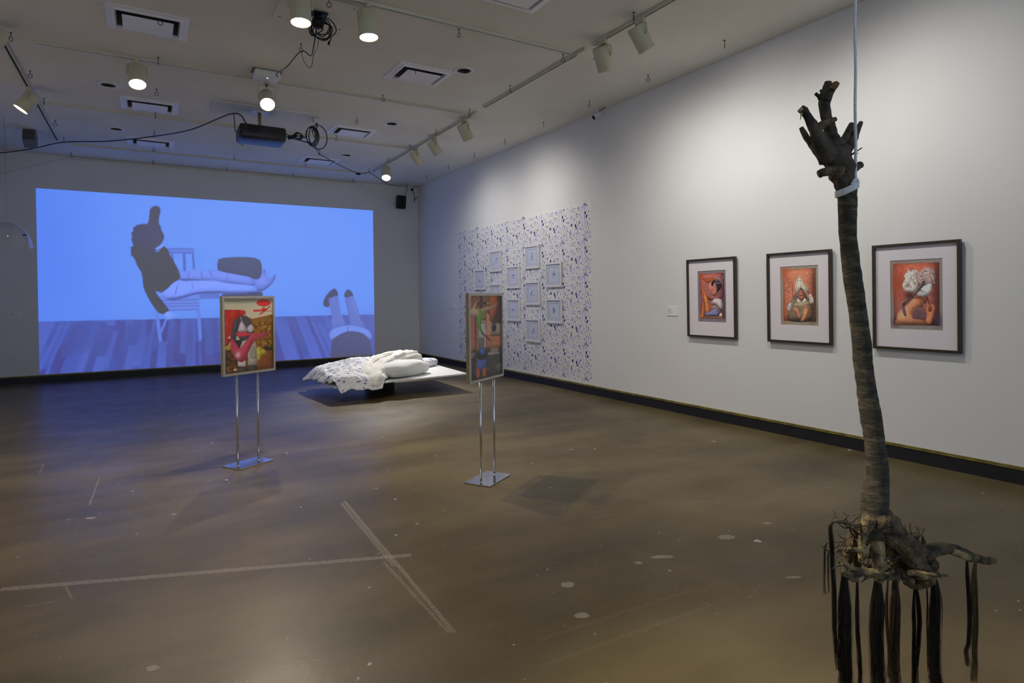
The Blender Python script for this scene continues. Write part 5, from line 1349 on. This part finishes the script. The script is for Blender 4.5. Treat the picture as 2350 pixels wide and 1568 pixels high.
limb([Q(530, 960, -.01), Q(500, 800), Q(465, 690), Q(430, 590), Q(410, 480), Q(405, 380), Q(415, 290)], [110 * U, 88 * U, 75 * U, 68 * U, 66 * U, 74 * U, 70 * U], seed=3)
limb([Q(400, 330), Q(425, 230), Q(445, 150), Q(450, 100)], [70 * U, 55 * U, 48 * U, 40 * U], seed=4)
b1 = limb([Q(420, 330, -.01), Q(470, 240, -.02), Q(520, 170, -.03), Q(560, 125, -.035)], [60 * U, 52 * U, 46 * U, 44 * U], seed=5)
bm = bmesh.new(); tube(bm, [Q(500, 195, -.032), Q(540, 145, -.038), Q(576, 105, -.042)], [38 * U, 42 * U, 30 * U], 10, jitter=0.3); obj('cut_end', bm, pulp_m, b1, True).parent = b1
limb([Q(380, 340), Q(325, 285), Q(285, 248)], [34 * U, 27 * U, 22 * U], seed=6)
limb([Q(380, 240), Q(348, 205)], [26 * U, 16 * U], seed=7)
limb([Q(480, 1080), Q(400, 960, -.01), Q(330, 860, -.02), Q(290, 740, -.03), Q(215, 600, -.035), Q(150, 500, -.04), Q(125, 460, -.04)], [130 * U, 115 * U, 100 * U, 70 * U, 52 * U, 46 * U, 50 * U], seed=8)
b2 = limb([Q(310, 700, -.03), Q(380, 650, -.04), Q(460, 615, -.045), Q(548, 578, -.045)], [60 * U, 45 * U, 40 * U, 30 * U], mm=root_m, seed=9)
b3 = limb([Q(170, 510, -.04), Q(125, 462, -.045), Q(95, 440, -.045)], [44 * U, 50 * U, 40 * U], seed=10)
bm = bmesh.new(); tube(bm, [Q(110, 470, -.047), Q(85, 445, -.047)], [42 * U, 38 * U], 12, jitter=0.3); obj('cut_end', bm, palewood_m, b3, True)
bm = bmesh.new(); tube(bm, [Q(110, 500, -.05), Q(92, 590, -.05)], [14 * U, 3 * U], 6); obj('bark_shred', bm, palewood_m, b3, True)
limb([Q(460, 1150, .03), Q(350, 1040, .06), Q(250, 930, .08), Q(160, 800, .10), Q(105, 690, .11)], [60 * U, 55 * U, 48 * U, 42 * U, 30 * U], mm=root_m, seed=11)
limb([Q(590, 1000, .04), Q(665, 850, .07), Q(720, 740, .09), Q(755, 640, .10)], [70 * U, 55 * U, 46 * U, 38 * U], seed=12)
limb([Q(650, 1060, .02), Q(740, 900, .05), Q(810, 760, .08), Q(872, 625, .10)], [80 * U, 56 * U, 42 * U, 30 * U], seed=13)
limb([Q(720, 1060), Q(790, 1010), Q(885, 950)], [14 * U, 11 * U, 8 * U], 'twig', seed=14, n=6)
limb([Q(770, 1025), Q(840, 1018)], [8 * U, 4 * U], 'twig', seed=15, n=6)
limb([Q(700, 1250, .02), Q(800, 1205, .03), Q(870, 1170, .04)], [70 * U, 52 * U, 44 * U], seed=16)
limb([Q(600, 1250, -.02), Q(480, 1245, -.03), Q(400, 1262, -.035), Q(335, 1288, -.035)], [90 * U, 66 * U, 54 * U, 48 * U], mm=root_m, seed=17)
limb([Q(260, 830, -.02), Q(205, 815, -.02)], [16 * U, 8 * U], 'twig', seed=18, n=6)
# roots
def root(pts, rad, mm=root_m, seed=0, name='root', n=12):
    bm = bmesh.new(); tube(bm, spline(pts, 6), lerpl([r * PX for r in rad], 6), n, jitter=0.38, seed=seed)
    return obj(name, bm, mm, tr, True)
main_root = root([tp(2006, 1185), tp(2030, 1208, -.02), tp(2058, 1232, -.03), tp(2090, 1255, -.03), tp(2120, 1266, -.03), tp(2155, 1259, -.03), tp(2190, 1262, -.03), tp(2225, 1277, -.03), tp(2258, 1286, -.03), tp(2282, 1285, -.03)], [30, 32, 28, 24, 17, 13, 12, 11, 10, 7], seed=20, n=16)
bm = bmesh.new(); tube(bm, spline([tp(2182, 1263, -.036), tp(2200, 1270, -.038), tp(2222, 1277, -.037)], 4), [10 * PX] * 9, 10, jitter=0.3); obj('stripped_patch', bm, rootpale_m, main_root, True)
root([tp(1998, 1190, -.02), tp(1985, 1215, -.03), tp(1978, 1245, -.04), tp(1980, 1270, -.03), tp(1976, 1290, -.02)], [16, 12, 10, 9, 6], rootpale_m, 21)
root([tp(2010, 1225, -.01), tp(2012, 1255, -.03), tp(2018, 1285, -.035), tp(2014, 1310, -.03), tp(2020, 1335, -.02)], [15, 14, 13, 12, 8], rootpale_m, 22)
root([tp(2050, 1235, -.02), tp(2078, 1262, -.03), tp(2100, 1290, -.03), tp(2120, 1310, -.02), tp(2135, 1335, -.01)], [24, 22, 22, 20, 12], root_m, 23)
root([tp(2100, 1260, .0), tp(2125, 1280, .02), tp(2140, 1300, .03), tp(2132, 1325, .03)], [20, 17, 14, 10], root_m, 24)
root([tp(2035, 1225, .02), tp(2050, 1270, .03), tp(2052, 1300, .02), tp(2075, 1322, .0), tp(2095, 1335, .0)], [20, 15, 11, 10, 7], rootpale_m, 25)
root([tp(2060, 1260, .04), tp(2085, 1300, .06), tp(2090, 1340, .06)], [22, 18, 10], root_m, 26)
root([tp(2038, 1300, -.03), tp(2005, 1314, -.04), tp(1970, 1310, -.05), tp(1940, 1296, -.05), tp(1924, 1288, -.04)], [8, 9, 8, 6, 4], rootpale_m, 27)
root([tp(2020, 1318, -.02), tp(1985, 1312, -.04), tp(1955, 1318, -.05), tp(1930, 1310, -.05)], [8, 8, 6, 4], root_m, 28)
root([tp(1990, 1318, -.03), tp(1962, 1330, -.05), tp(1940, 1320, -.05), tp(1932, 1312, -.04)], [7, 6, 5, 3], rootpale_m, 29)
root([tp(2050, 1308, -.05), tp(2025, 1325, -.06), tp(1998, 1320, -.05), tp(1975, 1332, -.04)], [6, 7, 6, 4], root_m, 30)
root([tp(2140, 1318, -.04), tp(2120, 1322, -.05), tp(2100, 1312, -.05), tp(2080, 1318, -.04)], [6, 7, 6, 4], rootpale_m, 31)
root([tp(2146, 1308, .0), tp(2125, 1335, .0), tp(2100, 1343, .02), tp(2075, 1335, .03)], [10, 12, 10, 7], root_m, 32)
root([tp(1990, 1200, .03), tp(1965, 1225, .06), tp(1950, 1260, .08), tp(1945, 1300, .08)], [18, 15, 14, 9], root_m, 33)
root([tp(1990, 1215, .05), tp(1970, 1255, .09), tp(1965, 1295, .1), tp(1972, 1318, .1)], [16, 14, 12, 8], root_m, 34)
root([tp(1988, 1200, -.01), tp(1965, 1205, -.03), tp(1940, 1200, -.04), tp(1920, 1196, -.04), tp(1910, 1200, -.04)], [8, 5, 4, 4, 4], root_m, 35)
rg = random.Random(33)
for k in range(16):
    x, y, dz = rg.uniform(1945, 2125), rg.uniform(1255, 1325), rg.uniform(-.07, .05)
    a = rg.choice([0.2, -0.2, 2.9, 3.3, 1.2, 1.9]); pts = []
    for j in range(5):
        pts.append(tp(x, y, dz)); a += rg.uniform(-.6, .6); x += 17 * math.cos(a); y += 9 * math.sin(a); dz += rg.uniform(-.015, .015)
        y = min(y, 1340)
    root(pts, [5.5, 6, 5, 4, 2.5], rg.choice([root_m, root_m, rootpale_m]), 60 + k, 'root', 8)
for k in range(60):
    ax, ay = rg.choice([(1950, 1210), (1935, 1200), (1940, 1240), (1925, 1250), (1960, 1230), (2085, 1240), (2100, 1245), (1915, 1270), (1990, 1300), (2060, 1310), (2130, 1300), (1945, 1290)])
    pts = [tp(ax, ay, rg.uniform(-.05, .08))]
    a = rg.uniform(0, 6.28)
    if ax > 2080 and ay < 1250: a = rg.uniform(-2.4, -0.6)
    x, y, dz = ax, ay, rg.uniform(-.05, .05)
    for j in range(4):
        a += rg.uniform(-.7, .7); x += 10 * math.cos(a); y += 10 * math.sin(a); dz += rg.uniform(-.02, .02)
        pts.append(tp(x, y, dz))
    root(pts, [1.8, 1.5, 1.3, 1.1, .7], root_m, k, 'rootlet', 5)
# hair locks
def lock(pts, width, n, mm, label=None, seed=0, rad=0.0006, taper=1.0):
    n = int(n * 1.6); width *= 1.1
    r = random.Random(seed); P_ = spline(pts, 5); m_ = len(P_)
    V = []; Fc = []
    rx, fy = r3, f2
    for s in range(n):
        a = r.uniform(0, 6.28); q = math.sqrt(r.random()); ox, oy = q * math.cos(a), q * math.sin(a)
        sp = r.uniform(0.7, 1.35); ph = r.uniform(0, 6.28); fr = r.uniform(1.0, 2.6); am = r.uniform(0.1, 0.35)
        end = m_ if r.random() < .6 else int(m_ * r.uniform(.75, 1.0))
        prev = None
        for i in range(end):
            t = i / (m_ - 1)
            wd_ = width * 0.5 * (0.35 + 0.65 * min(1, t * 4)) * (1 + 0.25 * max(0, t - .7) / .3)
            wav = am * math.sin(ph + fr * t * 6.28) * t
            c = P_[i] + rx * ((ox * sp + wav) * wd_) + fy * ((oy + wav * .5) * wd_ * 0.8)
            rr = rad * (1 - 0.6 * t)
            b0 = len(V)
            for kk in range(3):
                an = 2.094 * kk + s; V.append(c + rx * (rr * math.cos(an)) + fy * (rr * math.sin(an)))
            if prev is not None:
                for kk in range(3): Fc.append((prev + kk, prev + (kk + 1) % 3, b0 + (kk + 1) % 3, b0 + kk))
            prev = b0
    o = obj('hair_lock', (V, Fc), mm, tr, True)
    if label: o['label'] = label
    return o
L2 = lambda x, y, dz=0.0: tp(1880 + x / 5.64, 1290 + y / 5.64, dz)
E_ = 5.64 / PX
lock([tp(1912, 1196, -.04), tp(1906, 1210, -.04), tp(1909, 1250, -.04), tp(1911, 1300, -.04), L2(195, 400, -.04), L2(200, 800, -.04), L2(225, 1150, -.04), L2(255, 1400, -.04)], 8 * PX, 60, hair_m, seed=1)
lock([L2(330, 150, -.04), L2(330, 500, -.04), L2(335, 900, -.04), L2(340, 1250, -.04), L2(350, 1600, -.04), L2(345, 1750, -.04)], 25 * PX, 240, hair_m, seed=2)
lock([L2(490, 200, .08), L2(490, 600, .08), L2(495, 900, .08), L2(515, 1200, .08), L2(530, 1500, .08), L2(500, 1680, .08)], 9 * PX, 60, hair_m, seed=3)
lock([L2(760, 180, -.02), L2(750, 500, -.02), L2(735, 900, -.02), L2(745, 1250, -.02), L2(765, 1600, -.02), L2(770, 1780, -.02)], 25 * PX, 230, hair_m, seed=4)
lock([L2(890, 240, .02), L2(870, 600, .02), L2(885, 900, .02), L2(910, 1200, .02), L2(900, 1500, .02)], 6 * PX, 30, hairb_m, seed=14)
lock([L2(985, 200, .03), L2(985, 500, .03), L2(975, 900, .03), L2(970, 1250, .03), L2(985, 1550, .03), L2(960, 1700, .03)], 20 * PX, 150, hairb_m, 'brown hair lock', seed=5)
lock([L2(1235, 280, .06), L2(1225, 600, .06), L2(1230, 900, .06), L2(1225, 1250, .06), L2(1225, 1600, .06), L2(1240, 1720, .06)], 7 * PX, 50, hair_m, seed=6)
lock([L2(1250, 280, .06), L2(1280, 500, .06), L2(1300, 800, .06), L2(1280, 1100, .06), L2(1255, 1350, .06), L2(1265, 1600, .06)], 8 * PX, 55, hair_m, seed=7)
lock([L2(1480, 170, -.01), L2(1505, 450, -.01), L2(1490, 800, -.01), L2(1480, 1100, -.01), L2(1490, 1400, -.01), L2(1530, 1650, -.01), L2(1560, 1780, -.01)], 22 * PX, 200, hair_m, seed=8)
lock([L2(1385, 250, .02), L2(1400, 500, .02), L2(1395, 800, .02), L2(1410, 1200, .02)], 3 * PX, 14, hairb_m, seed=15)
lock([tp(2219, 1284, -.03), L2(1915, 150, -.03), L2(1940, 450, -.03), L2(1945, 800, -.03), L2(1935, 1050, -.03), L2(1905, 1150, -.03), L2(1930, 1350, -.03)], 8 * PX, 55, hair_m, seed=9)
lock([tp(2240, 1286, -.03), L2(2010, 150, -.03), L2(2015, 450, -.03), L2(2025, 800, -.03), L2(2010, 1100, -.03), L2(2010, 1350, -.03), L2(2000, 1550, -.03)], 11 * PX, 70, hairg_m, 'golden brown hair lock', seed=10)
lock([tp(1912, 1245, -.02), tp(1895, 1250, -.02), tp(1892, 1290, -.02), L2(65, 300, -.02), L2(75, 420, -.02)], 4 * PX, 14, hairb_m, seed=11)
lock([tp(1918, 1255, -.03), tp(1902, 1270, -.03), tp(1901, 1300, -.03), L2(125, 400, -.03)], 3 * PX, 10, hair_m, seed=12)
# cord the tree hangs from
rp = empty('hanging_cord', dep(1963.5, 410, TD - .028), label='white cord knotted round the tree and running up to the ceiling', cat='cord')
ro = Vector(rp.location)
RP = lambda x, y, dz: dep(x, y, TD + dz) - ro
bm = bmesh.new(); zt = H - ro.z
N_ = 60; tube(bm, [(0.0008 * math.sin(i), 0.0008 * math.cos(i), zt * i / N_) for i in range(N_ + 1)], 0.0046, 8); obj('cord', bm, rope_m, rp, True)
c0 = dep(1943.8, 437, TD) - ro; ax_ = (dep(1945.3, 480, TD) - dep(1943, 440, TD)).normalized()
s_ = r3; f_ = f2
for dzv, ph in ((-0.004, 0.0), (0.004, 0.6), (0.010, 1.0)):
    pts = [c0 + s_ * (0.0315 * math.cos(t)) + f_ * (0.0335 * math.sin(t)) + Vector((0, 0, dzv + 0.016 * math.cos(t))) for t in [2 * math.pi * k / 32 for k in range(33)]]
    bm = bmesh.new(); tube(bm, pts, 0.0045, 8); obj('wrap', bm, rope_m, rp, True)
bm = bmesh.new()
tube(bm, spline([RP(1954, 424, -.033), RP(1960, 416, -.038), RP(1965, 411, -.036), RP(1968, 418, -.032), RP(1962, 424, -.034), RP(1958, 418, -.036), RP(1963, 410, -.03)], 6), 0.0055, 8)
obj('knot', bm, rope_m, rp, True)
